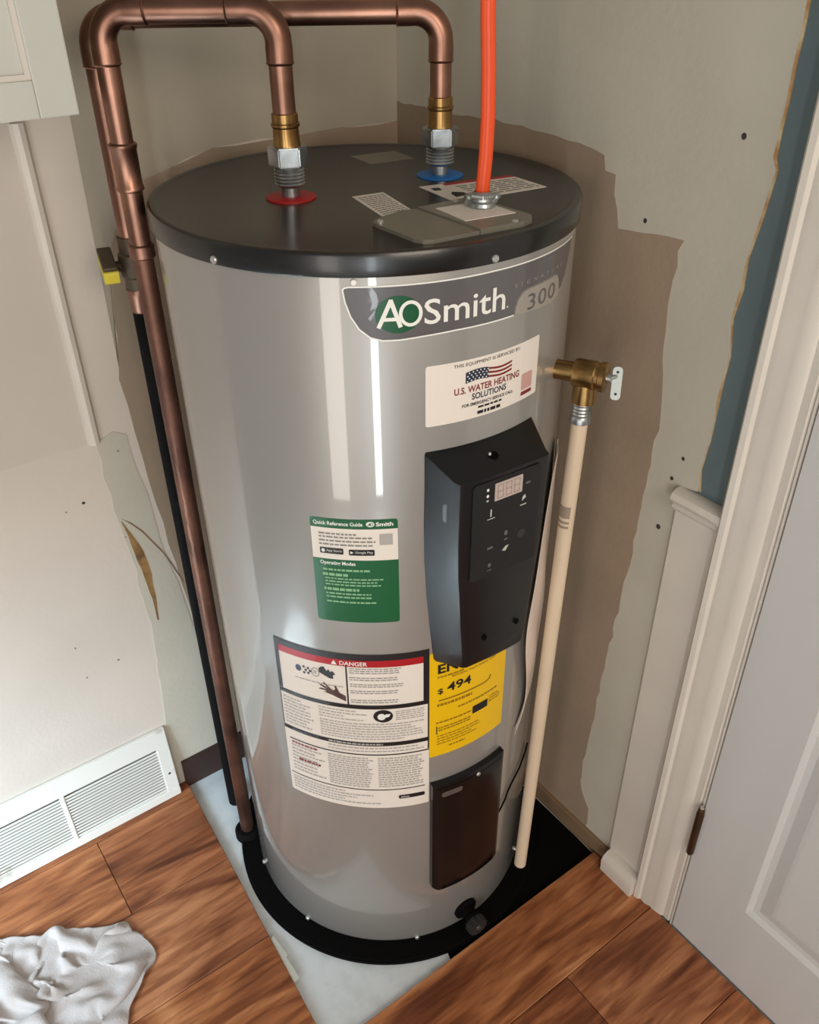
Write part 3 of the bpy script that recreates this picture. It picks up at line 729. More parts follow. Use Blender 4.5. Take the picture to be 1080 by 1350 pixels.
bm = nb(); rect2(bm, -0.068, 0.058, 0.4535, 0.4545); sticker('seam', bm, m_deepblk, 0.0127, ap)

# ---- control box
FW = Vector((math.cos(A0), math.sin(A0), 0)); FU = Vector((-math.sin(A0), math.cos(A0), 0))
def C(u, w, z): return FU*u+FW*w+ZV*z
cbx = empty('control_box', (0, 0, 0), parent=wh); cbx['label'] = 'black electronic control box with display'
WF = 0.326
bm = nb()
def surf_w(u): return math.sqrt(R*R-u*u)+0.0005
zs = [0.742, 0.752, 0.775, 0.81, 0.86, 0.92, 0.98, 1.03, 1.052, 1.064]
rings = []
def hw_back(z):  # half width where the box meets the tank
    f = (z-0.742)/(1.08-0.742); return 0.072+0.014*math.sin(min(1, f*1.25)*math.pi*0.62)
def hw_front(z):
    f = (z-0.742)/(1.064-0.742); return 0.050+0.016*min(1, f*1.6)
secs = []
for i, z in enumerate(zs):
    f = (z-0.742)/(1.064-0.742)
    hb, hf = hw_back(z), hw_front(z)
    w = WF-0.004*(1-f)
    if i == 0: w -= 0.006; hf -= 0.003
    zt = z
    # back edge is higher at the top (sloping shoulder)
    zb = z+0.020*max(0, (f-0.75)/0.25) - 0.004*max(0, (0.2-f)/0.2)
    bw = surf_w(hb)
    sec = [(-hb, bw, zb), (-hb*0.985, bw+0.006, zb-0.001), (-(hf+0.35*(hb-hf)), w-0.012, zt), (-(hf+0.004), w-0.003, zt), (-hf+0.002, w, zt),
           (0, w+0.0015, zt), (hf-0.002, w, zt), (hf+0.004, w-0.003, zt), (hf+0.35*(hb-hf), w-0.012, zt), (hb*0.985, bw+0.006, zb-0.001), (hb, bw, zb)]
    secs.append([bm.verts.new(C(*q)) for q in sec])
for r0, r1 in zip(secs[:-1], secs[1:]):
    for i in range(len(r0)-1): bm.faces.new((r0[i], r0[i+1], r1[i+1], r1[i]))
# top shoulder
hb = hw_back(1.064)
n_t = len(secs[-1])
backrow = []
for i in range(n_t):
    u = -hb+2*hb*i/(n_t-1); backrow.append(bm.verts.new(C(u*0.985, surf_w(u*0.985), 1.088)))
for i in range(n_t-1): bm.faces.new((secs[-1][i], secs[-1][i+1], backrow[i+1], backrow[i]))
bot = []
hb0 = hw_back(0.742)
for i in range(n_t):
    u = -hb0+2*hb0*i/(n_t-1); bot.append(bm.verts.new(C(u*0.98, surf_w(u*0.98), 0.738)))
for i in range(n_t-1): bm.faces.new((bot[i], bot[i+1], secs[0][i+1], secs[0][i]))
bmesh.ops.recalc_face_normals(bm, faces=bm.faces)
obj('housing', bm, m_plastic, cbx, smooth=True)
# front face plate, display, legends
def front(name, rects, m, w, h=0.0008, par=cbx):
    bm = nb()
    for pts in rects: prism(bm, pts, FU, ZV, FW, (0, 0, 0), w, w+h)
    bmesh.ops.recalc_face_normals(bm, faces=bm.faces)
    return obj(name, bm, m, par)
WP = WF+0.0016
fp = front('keypad_film', [rrect(-0.054, 0.054, 0.908, 1.058, 0.006)], mat('keypad_black', (13, 13, 14), 0.40), WP-0.003, 0.0034)
ds = front('display', [rrect(-0.020, 0.024, 1.0255, 1.0515, 0.001)], m_lcd, WP+0.0004)
segs = []
for i in range(3):
    x0 = -0.016+i*0.0132; y0, y1 = 1.0285, 1.0485; wd, th = 0.0095, 0.0013; ym = (y0+y1)/2
    for (a, b, c, d) in ((x0, x0+wd, y1-th, y1), (x0, x0+wd, ym-th/2, ym+th/2), (x0, x0+wd, y0, y0+th), (x0, x0+th, y0, y1), (x0+wd-th, x0+wd, y0, y1)):
        segs.append([(a, c), (b, c), (b, d), (a, d)])
front('digit_segments', segs, m_lcdseg, WP+0.0011, 0.0003)
WL = WP+0.0004
for (u, z) in ((-0.031, 1.046), (-0.031, 1.037), (-0.031, 1.030)):
    front('indicator_light', [ell(u, z, 0.0019, 0.0021 if z > 1.035 else 0.0014, 12)], m_white if z > 1.035 else m_legend, WL, 0.0005)
dim = mat('dim_legend', (96, 96, 92), 0.5)
def key(u, z, shape, m=m_legend): front('key_symbol', shape, m, WL, 0.0004)
key(-0.024, 1.009, [[(-0.0255, 1.004), (-0.0235, 1.004), (-0.0235, 1.015), (-0.0255, 1.015)], [(-0.030, 1.000), (-0.018, 1.000), (-0.018, 1.0012), (-0.030, 1.0012)]])
key(0.029, 1.013, [[(0.0255, 1.010), (0.0315, 1.014), (0.030, 1.019), (0.0262, 1.016)], [(0.023, 1.003), (0.033, 1.003), (0.033, 1.0046), (0.023, 1.0046)]])
key(0.033, 1.036, [[(0.030, 1.034), (0.037, 1.034), (0.037, 1.0372), (0.030, 1.0372)]], dim)
key(0.002, 0.966, [ell(0.002, 0.969, 0.0028, 0.0040, 12), [(-0.0005, 0.9575), (0.005, 0.9575), (0.005, 0.9600), (-0.0005, 0.9600)]], dim)
key(0.003, 0.944, [[(-0.003, 0.942), (0.003, 0.9475), (0.008, 0.9475), (0.0025, 0.9395)]])
key(0.028, 0.956, [ell(0.028, 0.958, 0.007, 0.007, 16)], mat('faint_legend', (44, 44, 42), 0.5))
key(-0.023, 0.954, [[(-0.028, 0.9525), (-0.019, 0.9525), (-0.019, 0.956), (-0.028, 0.956)]], dim)
key(-0.022, 0.924, [ell(-0.023, 0.926, 0.0025, 0.0034, 12), [(-0.026, 0.917), (-0.019, 0.917), (-0.019, 0.9185), (-0.026, 0.9185)]], dim)
for (u, z) in ((-0.022, 0.795), (0.035, 0.798)):
    front('screw_recess', [ell(u, z, 0.004, 0.005, 14)], m_deepblk, WF-0.0012, 0.0006)
bm = nb(); lathe(bm, [(0, -0.001), (0.006, -0.001), (0.005, 0.0006), (0, 0.0006)], C(-0.005, 0.305, 1.0775), Vector((FW.x*0.4, FW.y*0.4, 0.92)), 16)
sr = obj('top_screw_recess', bm, m_deepblk, cbx); dome(C(-0.011, 0.303, 1.0795), ZV, 0.0022, 0.002, cbx, m_screw)
bm = nb(); sd = Vector((FU.x*-0.9+FW.x*0.45, FU.y*-0.9+FW.y*0.45, 0)).normalized(); 
for pts in [rrect(-0.005, 0.005, 1.000, 1.028, 0.004)]:
    ax = (FW*0.9+FU*0.45).normalized()
    prism(bm, pts, ax, ZV, sd, C(-0.0745, 0.302, 0), 0.0, 0.0016)
bmesh.ops.recalc_face_normals(bm, faces=bm.faces)
obj('side_tab', bm, m_plastic, cbx)

# ---- drain valve
dv = empty('drain_valve', (0, 0, 0), parent=wh); dv['label'] = 'black plastic drain valve'
a = -60*D2R; dn = Vector((math.cos(a), math.sin(a), 0)); dp = dn*R+ZV*0.052
bm = nb(); lathe(bm, [(0, -0.004), (0.024, -0.004), (0.024, 0.004), (0.015, 0.007), (0.0135, 0.022), (0.017, 0.024), (0.017, 0.030), (0, 0.030)], dp, dn, 24)
obj('valve_body', bm, m_deepblk, dv, smooth=True)
bm = nb()
pts = []
for i in range(36):
    q = 2*math.pi*i/36; rr = 0.0185+(0.0022 if i % 3 == 0 else 0); pts.append((rr*math.cos(q), rr*math.sin(q)))
ex = dn.orthogonal().normalized(); ey = dn.cross(ex); prism(bm, pts, ex, ey, dn, dp-ZV*0.006, 0.030, 0.045)
bmesh.ops.recalc_face_normals(bm, faces=bm.faces)
obj('hand_wheel', bm, mat('matt_black', (30, 29, 29), 0.7), dv)
bm = nb(); lathe(bm, [(0, 0), (0.006, 0), (0.005, 0.002), (0, 0.002)], dp-ZV*0.006+dn*0.0448, dn, 16); obj('stem_screw', bm, mat('grey_screw', (90, 88, 84), 0.4, 0.6), dv, smooth=True)
bm = nb(); lathe(bm, [(0.0, 0), (0.013, 0), (0.013, 0.012), (0.011, 0.014), (0, 0.014)], dp+dn*0.016-ZV*0.03, ZV, 20); obj('hose_thread', bm, m_deepblk, dv, smooth=True)

# ---- things on the cap: port rings, labels, wiring plate
hot, cold = Vector((-0.097, -0.0345, HT)), Vector((0.1038, 0.0678, HT))
for pos, m, nm in ((hot, m_ringr, 'red hot port ring'), (cold, m_ringb, 'blue cold port ring')):
    bm = nb(); lathe(bm, [(0.012, 0.0), (0.0325, 0.0), (0.0325, 0.0015), (0.030, 0.0026), (0.012, 0.0026)], pos, ZV, 40, closed=True)
    o = obj('port_ring', bm, m, wh, smooth=True); o['label'] = nm
def flat(name, pts, m, h0, h1, par):
    bm = nb(); prism(bm, pts, Vector((1, 0, 0)), Vector((0, 1, 0)), ZV, ZV*HT, h0, h1)
    bmesh.ops.recalc_face_normals(bm, faces=bm.faces); return obj(name, bm, m, par)
def quad_lines(q, u0, u1, v0, v1, n, fill, rnd):
    """dash rows inside a quad given as corner list a,b,c,d (a->b = width, a->d = height)"""
    A, B, Cc, Dd = [Vector((*p, 0)) for p in q]
    def m(u, v): p = A.lerp(B, u).lerp(Dd.lerp(Cc, u), v); return (p.x, p.y)
    out = []
    for i in range(n):
        vb = v0+(v1-v0)*i/n; vt_ = vb+(v1-v0)/n*fill; u = u0
        while u < u1-0.02:
            w = min(rnd.uniform(0.05, 0.18), u1-u); out.append([m(u, vb), m(u+w, vb), m(u+w, vt_), m(u, vt_)]); u += w+0.03
    return out
def flats(name, polys, m, h0, h1, par):
    bm = nb()
    for p in polys: prism(bm, p, Vector((1, 0, 0)), Vector((0, 1, 0)), ZV, ZV*HT, h0, h1)
    bmesh.ops.recalc_face_normals(bm, faces=bm.faces); return obj(name, bm, m, par)
rt = random.Random(11)
q2 = [(0.1115, -0.078), (0.2402, -0.0118), (0.2016, 0.0565), (0.0704, 0.004)]
l2 = flat('warning_label', q2, m_cream, 0, 0.0004, wh); l2['label'] = 'white electrical warning label on the top cover'
def qm(q, u, v):
    A, B, Cc, Dd = [Vector((*p, 0)) for p in q]; p = A.lerp(B, u).lerp(Dd.lerp(Cc, u), v); return (p.x, p.y)
flats('red_stripe', [[qm(q2, u, v) for u, v in ((0.24, 0.88), (1, 0.88), (1, 1), (0.24, 1))]], m_red, 0.0004, 0.0007, l2)
flats('black_icons', [[qm(q2, u, v) for u, v in ((0.10, 0.22), (0.25, 0.25), (0.24, 0.40), (0.16, 0.50), (0.12, 0.40))], [qm(q2, u, v) for u, v in ((0.05, 0.68), (0.12, 0.66), (0.14, 0.80), (0.06, 0.82))]], m_ink, 0.0004, 0.0007, l2)
flats('fine_print', quad_lines(q2, 0.30, 0.96, 0.10, 0.82, 7, 0.45, rt), m_inkg, 0.0004, 0.0007, l2)
q1 = [(0.0208, -0.143), (0.0577, -0.116), (0.022, -0.020), (-0.0187, -0.0398)]
l1 = flat('wiring_label', q1, m_cream, 0, 0.0004, wh); l1['label'] = 'small white wiring label on the top cover'
flats('fine_print', quad_lines(q1, 0.10, 0.92, 0.05, 0.95, 12, 0.4, rt), m_inkg, 0.0004, 0.0007, l1)
flat('grey_label', [(-0.022, 0.2005), (0.0073, 0.1465), (0.0749, 0.1755), (0.0461, 0.2325)], mat('dull_grey_label', (128, 122, 108), 0.5), 0, 0.0004, wh)
# wiring plate: long rounded grey cover with a stepped part that carries the cable clamp
pdir = Vector((0.1886-0.0058, -0.1688+0.1688, 0)).normalized()
wp = empty('wiring_plate', (0, 0, 0), parent=wh); wp['label'] = 'grey metal wiring cover plate'
outer = [(0.006, -0.172), (0.012, -0.184), (0.050, -0.241), (0.060, -0.249), (0.072, -0.248), (0.126, -0.219), (0.060, -0.120), (0.040, -0.128), (0.012, -0.158)]
flat('blank_cover', outer, m_plate, 0.0, 0.0045, wp)
outer2 = [(0.127, -0.219), (0.180, -0.192), (0.192, -0.178), (0.193, -0.164), (0.184, -0.150), (0.136, -0.084), (0.126, -0.080), (0.062, -0.120)]
c2 = flat('connection_cover', outer2, m_plate, 0.0, 0.0065, wp)
whp = [(0.113, -0.187), (0.176, -0.157), (0.142, -0.102), (0.083, -0.130)]
flats('white_pad', [whp], m_cream, 0.0065, 0.0072, wp)
for x, y in ((0.015, -0.178), (0.110, -0.098), (0.170, -0.191)): dome(Vector((x, y, HT+0.0055)), ZV, 0.0042, 0.003, wp)

# ---- literature sleeve on the right side
bm = nb(); rows_ = []
data = [(1.000, -28.5, 0.012), (0.965, -31.0, 0.012), (0.90, -32.5, 0.010), (0.83, -34.0, 0.009), (0.775, -37.0, 0.012), (0.735, -39.5, 0.013), (0.70, -40.5, 0.014), (0.655, -39.5, 0.013), (0.60, -36.5, 0.011), (0.545, -34.5, 0.009), (0.505, -35.5, 0.008), (0.462, -40.0, 0.006)]
rw = [-19, -17, -15, -14, -14, -14, -14, -15, -17, -21, -26, -37]
for (z, az, o), ar in zip(data, rw):
    row = []
    for i in range(9):
        f = i/8; aa = (az+(ar-az)*f)*D2R; off = o*(1-f)**0.8+0.0015+0.0025*math.sin(f*9+z*38)*math.sin(f*math.pi)
        row.append(bm.verts.new(Vector(((R+off)*math.cos(aa), (R+off)*math.sin(aa), z+0.01*math.sin(f*3)))))
    rows_.append(row)
for r0, r1 in zip(rows_[:-1], rows_[1:]):
    for i in range(8): bm.faces.new((r0[i], r1[i], r1[i+1], r0[i+1]))
bmesh.ops.recalc_face_normals(bm, faces=bm.faces)
o = obj('paper_sleeve', bm, m_pouch, wh, smooth='all'); o['label'] = 'creased pale plastic sleeve taped to the side'
md = o.modifiers.new('thickness', 'SOLIDIFY'); md.thickness = 0.0012; md.offset = 0
md = o.modifiers.new('smooth', 'SUBSURF'); md.levels = 2; md.render_levels = 2
# thin wire beside the access panel
bm = nb()
wp_ = [(-20, 0.345), (-23.3, 0.338), (-30, 0.330), (-37, 0.322), (-39.5, 0.312), (-41, 0.298), (-44.3, 0.283), (-46.5, 0.276)]
sweep(bm, [Vector(((R+0.003)*math.cos(q*D2R), (R+0.003)*math.sin(q*D2R), z)) for q, z in wp_], 0.0016, 8)
o = obj('sensor_wire', bm, m_deepblk, wh, smooth=True)

# ================================================================== plumbing
PR = 0.0143
def fitting(pos, par, pre):
    z = pos.z
    bm = nb(); lathe(bm, [(0, 0.0), (0.0115, 0.0), (0.0115, 0.017), (0, 0.017)], pos, ZV, 28); obj('nipple', bm, m_steel, par, smooth=True)
    bm = nb(); pr = [(0, 0.014), (0.0145, 0.014), (0.017, 0.017)]
    for i in range(5): pr += [(0.0195, 0.018+i*0.0042), (0.0180, 0.0200+i*0.0042)]
    pr += [(0.0185, 0.040), (0, 0.040)]
    lathe(bm, pr, pos, ZV, 32); obj('threaded_collar', bm, m_steel, par, smooth=True)
    bm = nb(); hexp = [(0.0258*math.cos((60*i+pre)*D2R), 0.0258*math.sin((60*i+pre)*D2R)) for i in range(6)]
    prism(bm, hexp, Vector((1, 0, 0)), Vector((0, 1, 0)), ZV, pos, 0.040, 0.063); bmesh.ops.recalc_face_normals(bm, faces=bm.faces)
    bmesh.ops.bevel(bm, geom=list(bm.edges), offset=0.0016, segments=2, affect='EDGES')
    obj('union_nut', bm, m_steel, par)
    bm = nb(); lathe(bm, [(0, 0.063), (0.0172, 0.063), (0.0168, 0.066), (0.0160, 0.084), (0.0178, 0.086), (0.0180, 0.089), (0.0164, 0.090), (0.0164, 0.100), (0.0150, 0.101), (0, 0.101)], pos, ZV, 32)
    obj('brass_adapter', bm, m_brass, par, smooth=True)
def run(par, top, base, zrun, m=m_copper, m_low=None):
    """pipe from a heater port up, over and to the riser line; top = port xy, base = riser xy"""
    B = 0.034
    d = Vector((base[0]-top[0], base[1]-top[1], 0)); L = d.length; d.normalize()
    T = Vector((top[0], top[1], zrun)); E = Vector((base[0], base[1], zrun))
    obj('pipe', tube(Vector((top[0], top[1], HT+0.095)), T-ZV*(B+0.012), PR), m, par, smooth=True)
    def elbow(c, v1, v2):
        bm = nb()
        pts = arc3(c+v1*B, c, c+v2*B, 12)
        pts = [c+v1*(B+0.024), c+v1*(B+0.022), c+v1*(B+0.021), c+v1*(B+0.006)]+pts+[c+v2*(B+0.006), c+v2*(B+0.021), c+v2*(B+0.022), c+v2*(B+0.024)]
        n = len(pts); r0 = PR+0.0016
        rr = [r0-0.0008, r0+0.0012, r0+0.0004, r0+0.0004]+[r0]*(n-8)+[r0+0.0004, r0+0.0004, r0+0.0012, r0-0.0008]
        sweep(bm, pts, rr, 24); return obj('elbow', bm, m, par, smooth=True)
    elbow(T, -ZV, d)
    obj('pipe', tube(T+d*(B+0.012), E-d*(B+0.012), PR), m, par, smooth=True)
    elbow(E, -d, -ZV)
    return E, B
hp = empty('hot_water_pipe', (-0.305, -0.016, 0), 'copper hot water pipe looping from floor to the red heater port', 'pipe')
fitting(hot, hp, 8)
E1, B1 = run(hp, (hot.x, hot.y), (-0.305, -0.016), 1.548)
cold_p = empty('cold_water_pipe', (-0.343, 0.073, 0), 'copper cold water pipe with yellow-handled valve leading to the blue port', 'pipe')
fitting(cold, cold_p, 0)
E2, B2 = run(cold_p, (cold.x, cold.y), (-0.343, 0.073), 1.536)
# hot riser: upper copper, coupling, lower aged copper
bx, by = -0.305, -0.016
obj('riser', tube((bx, by, 1.27), (bx, by, 1.548-B1-0.012), PR), m_copper, hp, smooth=True)
bm = nb(); lathe(bm, [(0, 1.345), (PR+0.001, 1.345), (PR+0.0035, 1.347), (PR+0.0035, 1.350), (PR+0.0022, 1.352), (PR+0.0022, 1.396), (PR+0.0036, 1.398), (PR+0.0036, 1.402), (PR+0.001, 1.404), (0, 1.404)], (bx, by, 0), ZV, 28)
obj('coupling', bm, m_copper, hp, smooth=True)
bm = nb(); lathe(bm, [(0, 1.258), (PR+0.001, 1.258), (PR+0.0030, 1.260), (PR+0.0030, 1.275), (PR+0.001, 1.277), (0, 1.277)], (bx, by, 0), ZV, 28)
obj('coupling', bm, m_copper, hp, smooth=True)
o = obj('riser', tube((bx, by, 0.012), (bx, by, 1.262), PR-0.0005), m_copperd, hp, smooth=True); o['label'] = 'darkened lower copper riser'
bm = nb(); lathe(bm, [(PR-0.001, 0.003), (0.027, 0.003), (0.027, 0.020), (0.023, 0.026), (PR-0.001, 0.026)], (bx, by, 0), ZV, 28, closed=True)
o = obj('floor_collar', bm, m_black, hp, smooth=True); o['label'] = 'black rubber floor collar'
# cold riser: copper, ball valve, black insulated pipe
ax_, ay_ = -0.343, 0.073
obj('riser', tube((ax_, ay_, 1.255), (ax_, ay_, 1.536-B2-0.012), PR), m_copper, cold_p, smooth=True)
vb = empty('ball_valve', (ax_, ay_, 1.2), parent=cold_p)
bm = nb(); lathe(bm, [(0, 1.262), (PR+0.003, 1.262), (PR+0.003, 1.240), (PR+0.006, 1.237), (PR+0.0075, 1.222), (PR+0.006, 1.206), (PR+0.003, 1.203), (PR+0.003, 1.185), (0, 1.185)], (ax_, ay_, 0), ZV, 28)
obj('valve_body', bm, m_grime, vb, smooth=True)
hd = Vector((-0.86, -0.5, 0)).normalized()
bm = nb(); sweep(bm, [Vector((ax_, ay_, 1.222))+hd*0.015, Vector((ax_, ay_, 1.222))+hd*0.036], 0.0075, 14); obj('stem', bm, m_grime, vb, smooth=True)
g0, g1 = Vector((ax_-0.043, ay_+0.012, 1.232)), Vector((ax_-0.024, ay_-0.040, 1.222))
gd = (g1-g0).normalized(); gn = gd.cross(ZV).normalized(); gu = gn.cross(gd)
if gu.z < 0: gu = -gu
bm = nb(); prism(bm, rrect(-0.006, (g1-g0).length+0.004, 0.003, 0.009, 0.002), gd, gu, gn, g0, -0.010, 0.010)
bmesh.ops.recalc_face_normals(bm, faces=bm.faces); bmesh.ops.bevel(bm, geom=list(bm.edges), offset=0.0012, segments=1, affect='EDGES')
hnd = obj('lever', bm, m_grime, vb)
bm = nb(); prism(bm, rrect(-0.004, (g1-g0).length+0.006, -0.016, 0.003, 0.004), gd, gu, gn, g0, -0.0105, 0.0105)
bmesh.ops.recalc_face_normals(bm, faces=bm.faces); o = obj('grip', bm, m_yel, vb); o['label'] = 'yellow plastic lever grip'
bm = nb(); lathe(bm, [(0, 1.150), (PR+0.0005, 1.150), (PR+0.0026, 1.153), (PR+0.0026, 1.172), (PR+0.004, 1.174), (PR+0.004, 1.186), (0, 1.186)], (ax_, ay_, 0), ZV, 28)
obj('lower_coupling', bm, m_copper, cold_p, smooth=True)
o = obj('insulated_riser', tube((ax_, ay_, 0.002), (ax_, ay_, 1.153), PR+0.0008), m_black, cold_p, smooth=True); o['label'] = 'black foam covered riser'

# ---- relief valve and discharge pipe
az = -28*D2R; rn = Vector((math.cos(az), math.sin(az), 0)); rtn = Vector((-math.sin(az), math.cos(az), 0))
rv = empty('relief_valve', rn*R+ZV*1.1, 'brass pressure relief valve with steel test lever on the heater side', 'valve')
vp = Vector((0.2845, -0.1505, 1.1285))
bm = nb(); lathe(bm, [(0, -0.048), (0.0135, -0.048), (0.0135, -0.018), (0.0175, -0.017), (0.0195, -0.013), (0.0195, 0.012), (0.0180, 0.014), (0.0180, 0.018), (0.0198, 0.019), (0.0198, 0.026), (0.0165, 0.028), (0, 0.028)], vp, rn, 32)
obj('body', bm, m_brass, rv, smooth=True)
bm = nb(); lathe(bm, [(0, 0.0), (0.0145, 0.0), (0.0150, -0.012), (0.0165, -0.030), (0.0165, -0.040), (0, -0.040)], vp, ZV, 28); obj('outlet', bm, m_brass, rv, smooth=True)
bm = nb(); lathe(bm, [(0, 0.026), (0.006, 0.026), (0.006, 0.034), (0, 0.034)], vp, rn, 14); obj('stem', bm, m_steel, rv, smooth=True)
bm = nb(); lv = vp+rn*0.040+rtn*0.006-ZV*0.004
LVN = Vector((-0.22, -0.92, 0.30)).normalized(); LVX = Vector((0.92, -0.22, 0)).normalized(); LVY = LVN.cross(LVX)
if LVY.z < 0: LVY = -LVY
prism(bm, rrect(-0.0065, 0.0065, -0.026, 0.018, 0.005), LVX, LVY, LVN, lv, -0.001, 0.002)
bmesh.ops.recalc_face_normals(bm, faces=bm.faces)
o = obj('test_lever', bm, mat('zinc_lever', (176, 180, 174), 0.4, 0.3), rv); o['label'] = 'zinc test lever'
bm = nb(); sweep(bm, [vp+rn*0.032, lv+LVY*0.006-LVN*0.001], 0.003, 8); obj('lever_pin', bm, m_steel, rv, smooth=True)
for dz in (0.011, -0.018):
    bm = nb(); lathe(bm, [(0, 0.0019), (0.0018, 0.0019), (0.0018, 0.0025), (0, 0.0025)], lv+LVY*dz, LVN, 10); obj('lever_hole', bm, m_dark, rv)
dpp = empty('discharge_pipe', (0.258, -0.170, 0.07), 'beige plastic discharge pipe leading down from the brass relief valve', 'pipe')
pt = Vector((0.2835, -0.1500, 1.092)); pb = Vector((0.2575, -0.1690, 0.075))
dd = (pb-pt).normalized()
bm = nb(); pr = [(0, -0.004), (0.0125, -0.004)]
for i in range(5): pr += [(0.0138, 0.001+i*0.005), (0.0128, 0.0035+i*0.005)]
pr += [(0.0150, 0.027), (0.0150, 0.034), (0, 0.034)]
lathe(bm, pr, pt, dd, 28); obj('threaded_adapter', bm, m_steel, dpp, smooth=True)
obj('tube', tube(pt+dd*0.030, pb, 0.0116), m_pvc, dpp, smooth=True)
for f, h, m in ((0.165, 0.020, mat('grey_mark', (150, 134, 116), 0.5)), (0.190, 0.004, mat('grey_mark', (150, 134, 116), 0.5)), (0.198, 0.004, mat('grey_mark', (150, 134, 116), 0.5))):
    q = pt.lerp(pb, f); bm = nb(); n_ = 14
    fw_ = (Vector((0, -1.2, 0))-Vector((q.x, q.y, 0))).normalized(); sx = ZV.cross(fw_)
    r0 = []; r1 = []
    for i in range(n_+1):
        an = (-75+95*i/n_)*D2R; v = (fw_*math.cos(an)+sx*math.sin(an))*0.0119
        r0.append(bm.verts.new(q+v)); r1.append(bm.verts.new(q+v+dd*h))
    for i in range(n_): bm.faces.new((r0[i], r0[i+1], r1[i+1], r1[i]))
    obj('printed_mark', bm, m, dpp, smooth='all')

# ---- orange cable
cable = empty('electrical_cable', (0.1406, -0.1213, H), 'orange electrical cable rising from the clamp on the heater top', 'cable')
bm = nb(); cp = [(0.1395, -0.1215, H+0.012), (0.1405, -0.1215, H+0.03), (0.1425, -0.121, H+0.06), (0.1435, -0.120, H+0.10), (0.1425, -0.119, H+0.15), (0.1400, -0.118, H+0.20), (0.138, -0.117, H+0.26), (0.138, -0.117, H+0.36)]
sweep(bm, cp, [0.0085]*len(cp), 20, flat=0.62, ref=(1, 0, 0))
obj('sheath', bm, m_orange, cable, smooth=True)
for sx in (-0.0022, 0.0022):
    bm = nb(); sweep(bm, [Vector(c)+Vector((sx, -0.0046, 0)) for c in cp], 0.0010, 8); obj('rib', bm, m_orange, cable, smooth=True)
cl = empty('cable_clamp', (0.14, -0.1213, H), 'zinc cable clamp on the wiring plate at the heater top', 'clamp')
cz = HT+0.0068
cc = Vector((0.1390, -0.1260, cz))
bm = nb(); lathe(bm, [(0, 0), (0.0165, 0), (0.0175, 0.002), (0.0165, 0.006), (0.0140, 0.008), (0.0125, 0.016), (0.0100, 0.018), (0.0085, 0.0165), (0, 0.0165)], cc, ZV, 28); obj('collar', bm, m_steel, cl, smooth=True)
for sx in (-1, 1):
    bm = nb(); pos = cc+Vector((sx*0.0165, -0.002, 0.010)); lathe(bm, [(0, -0.007), (0.0045, -0.007), (0.0048, 0.005), (0.003, 0.0075), (0, 0.0075)], pos, Vector((0.2, -0.6, 0.75)), 14); obj('clamp_screw', bm, m_steel, cl, smooth=True)
    bm = nb(); sweep(bm, [cc+Vector((sx*0.017, 0.006, 0.006)), cc+Vector((sx*0.019, 0.0, 0.012)), cc+Vector((sx*0.012, -0.008, 0.014)), cc+Vector((0, -0.011, 0.013))], 0.0036, 10); obj('saddle', bm, m_steel, cl, smooth=True)

# ================================================================== loose things on the floor
bm = nb(); prism(bm, jagged([(-0.085, 0.3242), (0.2985, 0.3242), (0.2985, -0.05), (0.10, -0.05), (-0.05, 0.15)], 0.001, 0.05, jag)[:-1], DL, DR, ZV, (0, 0, 0), 0.0004, 0.0016)  # black sheet put in for the deep shade beside the tank
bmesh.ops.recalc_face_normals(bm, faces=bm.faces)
tag(obj('floor_shade', bm, m_deepblk), 'black sheet standing in for shade on the floor beneath the discharge pipe', 'shade sheet')
bm = nb(); prism(bm, [(-0.345, 0.09), (-0.334, 0.085), (-0.330, 0.135), (-0.334, 0.137), (-0.334, 0.185), (-0.348, 0.188)], DL, DR, ZV, (0, 0, 0), 0.0005, 0.0105)
bmesh.ops.recalc_face_normals(bm, faces=bm.faces)
tag(obj('underlay_strip', bm, mat('strip_white', (196, 194, 182), 0.6, var=0.1)), 'narrow off-white strip along the sawn edge of the floor boards', 'strip')

# crumpled rag
cx0, cy0 = -0.66, -0.36
outline = [(-0.985, -0.30), (-0.86, -0.248), (-0.757, -0.238), (-0.73, -0.232), (-0.68, -0.236), (-0.627, -0.222), (-0.57, -0.224), (-0.520, -0.214), (-0.490, -0.252), (-0.458, -0.300), (-0.468, -0.345), (-0.480, -0.383), (-0.472, -0.43), (-0.50, -0.50), (-0.60, -0.56), (-0.74, -0.58), (-0.90, -0.54), (-1.0, -0.42)]
def rad_at(a):
    best = 0.1
    d = Vector((math.cos(a), math.sin(a)))
    n = len(outline)
    for i in range(n):
        p = Vector(outline[i])-Vector((cx0, cy0)); q = Vector(outline[(i+1) % n])-Vector((cx0, cy0)); e = q-p
        den = d.x*e.y-d.y*e.x
        if abs(den) < 1e-9: continue
        tt = (p.x*e.y-p.y*e.x)/den; uu = (p.x*d.y-p.y*d.x)/den
        if tt > 0 and 0 <= uu <= 1: best = tt
    return best
import numpy as np
NU, NV = 33, 28
rng = np.random.default_rng(4)
X = np.zeros((NV, NU, 3))
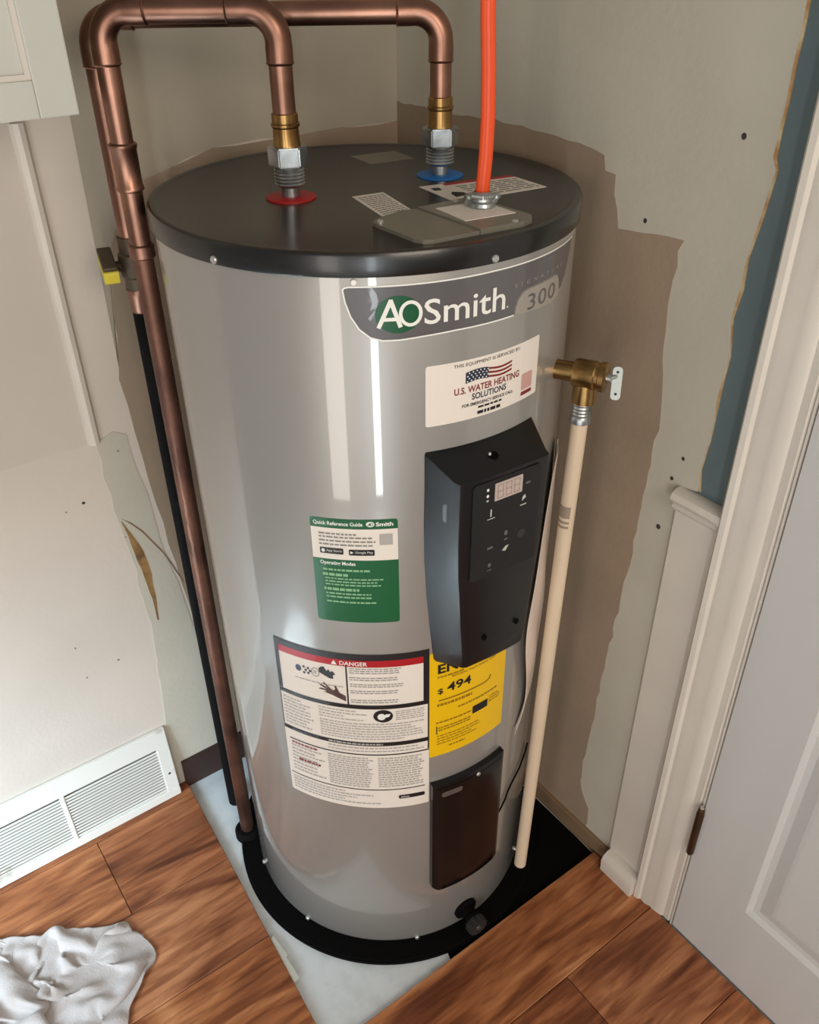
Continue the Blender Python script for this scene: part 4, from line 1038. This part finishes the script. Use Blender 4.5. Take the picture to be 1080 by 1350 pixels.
for j in range(NV):
    for i in range(NU):
        u, v = 2*i/(NU-1)-1, 2*j/(NV-1)-1
        m_ = max(abs(u), abs(v)); a = math.atan2(v, u)
        x_, y_ = cx0+rad_at(a)*m_*math.cos(a), cy0+rad_at(a)*m_*math.sin(a)
        e_ = min(1, (1-m_)*5)
        X[j, i] = (x_, y_, 0.004+e_*(0.018+0.022*noise.noise(Vector((x_*12+y_*7, y_*15-x_*5, 0.3)))))
FLAT = X.copy(); FLAT[..., 2] = 0
bmask = np.zeros((NV, NU), bool); bmask[0] = bmask[-1] = True; bmask[:, 0] = bmask[:, -1] = True
B0 = X.copy()
B0[..., 2] = 0.003+0.006*np.abs(rng.normal(size=(NV, NU)))*0.6
prs = [((slice(0, -1), slice(None)), (slice(1, None), slice(None)), 1.75, 0.45), ((slice(None), slice(0, -1)), (slice(None), slice(1, None)), 1.60, 0.45),
       ((slice(0, -1), slice(0, -1)), (slice(1, None), slice(1, None)), 1.68, 0.25), ((slice(1, None), slice(0, -1)), (slice(0, -1), slice(1, None)), 1.68, 0.25),
       ((slice(0, -2), slice(None)), (slice(2, None), slice(None)), 1.40, 0.16), ((slice(None), slice(0, -2)), (slice(None), slice(2, None)), 1.40, 0.16)]
RL = [np.linalg.norm(FLAT[b]-FLAT[a], axis=-1)*k_ for a, b, k_, _ in prs]
for it in range(500):
    X[..., 2] -= 0.0004
    acc = np.zeros_like(X)
    for (a, b, k_, st), L_ in zip(prs, RL):
        d = X[b]-X[a]; n = np.linalg.norm(d, axis=-1)+1e-9
        c = ((n-L_)/n)[..., None]*d*0.5*st; acc[a] += c; acc[b] -= c
    X += acc*0.8
    X[bmask] = B0[bmask]; X[..., 2] = np.clip(X[..., 2], 0.003, 0.060)
bm = nb()
gv = [[bm.verts.new((float(p[0]), float(p[1]), float(p[2])+0.0125)) for p in X[j]] for j in range(NV)]
for j in range(NV-1):
    for i in range(NU-1): bm.faces.new((gv[j][i], gv[j][i+1], gv[j+1][i+1], gv[j+1][i]))
bmesh.ops.recalc_face_normals(bm, faces=bm.faces)
rag = tag(obj('cleaning_rag', bm, m_cloth, smooth='all'), 'crumpled off-white cotton rag on the wood floor', 'rag')
md = rag.modifiers.new('smooth', 'SUBSURF'); md.levels = 3; md.render_levels = 3
md = rag.modifiers.new('thickness', 'SOLIDIFY'); md.thickness = 0.002; md.offset = 1
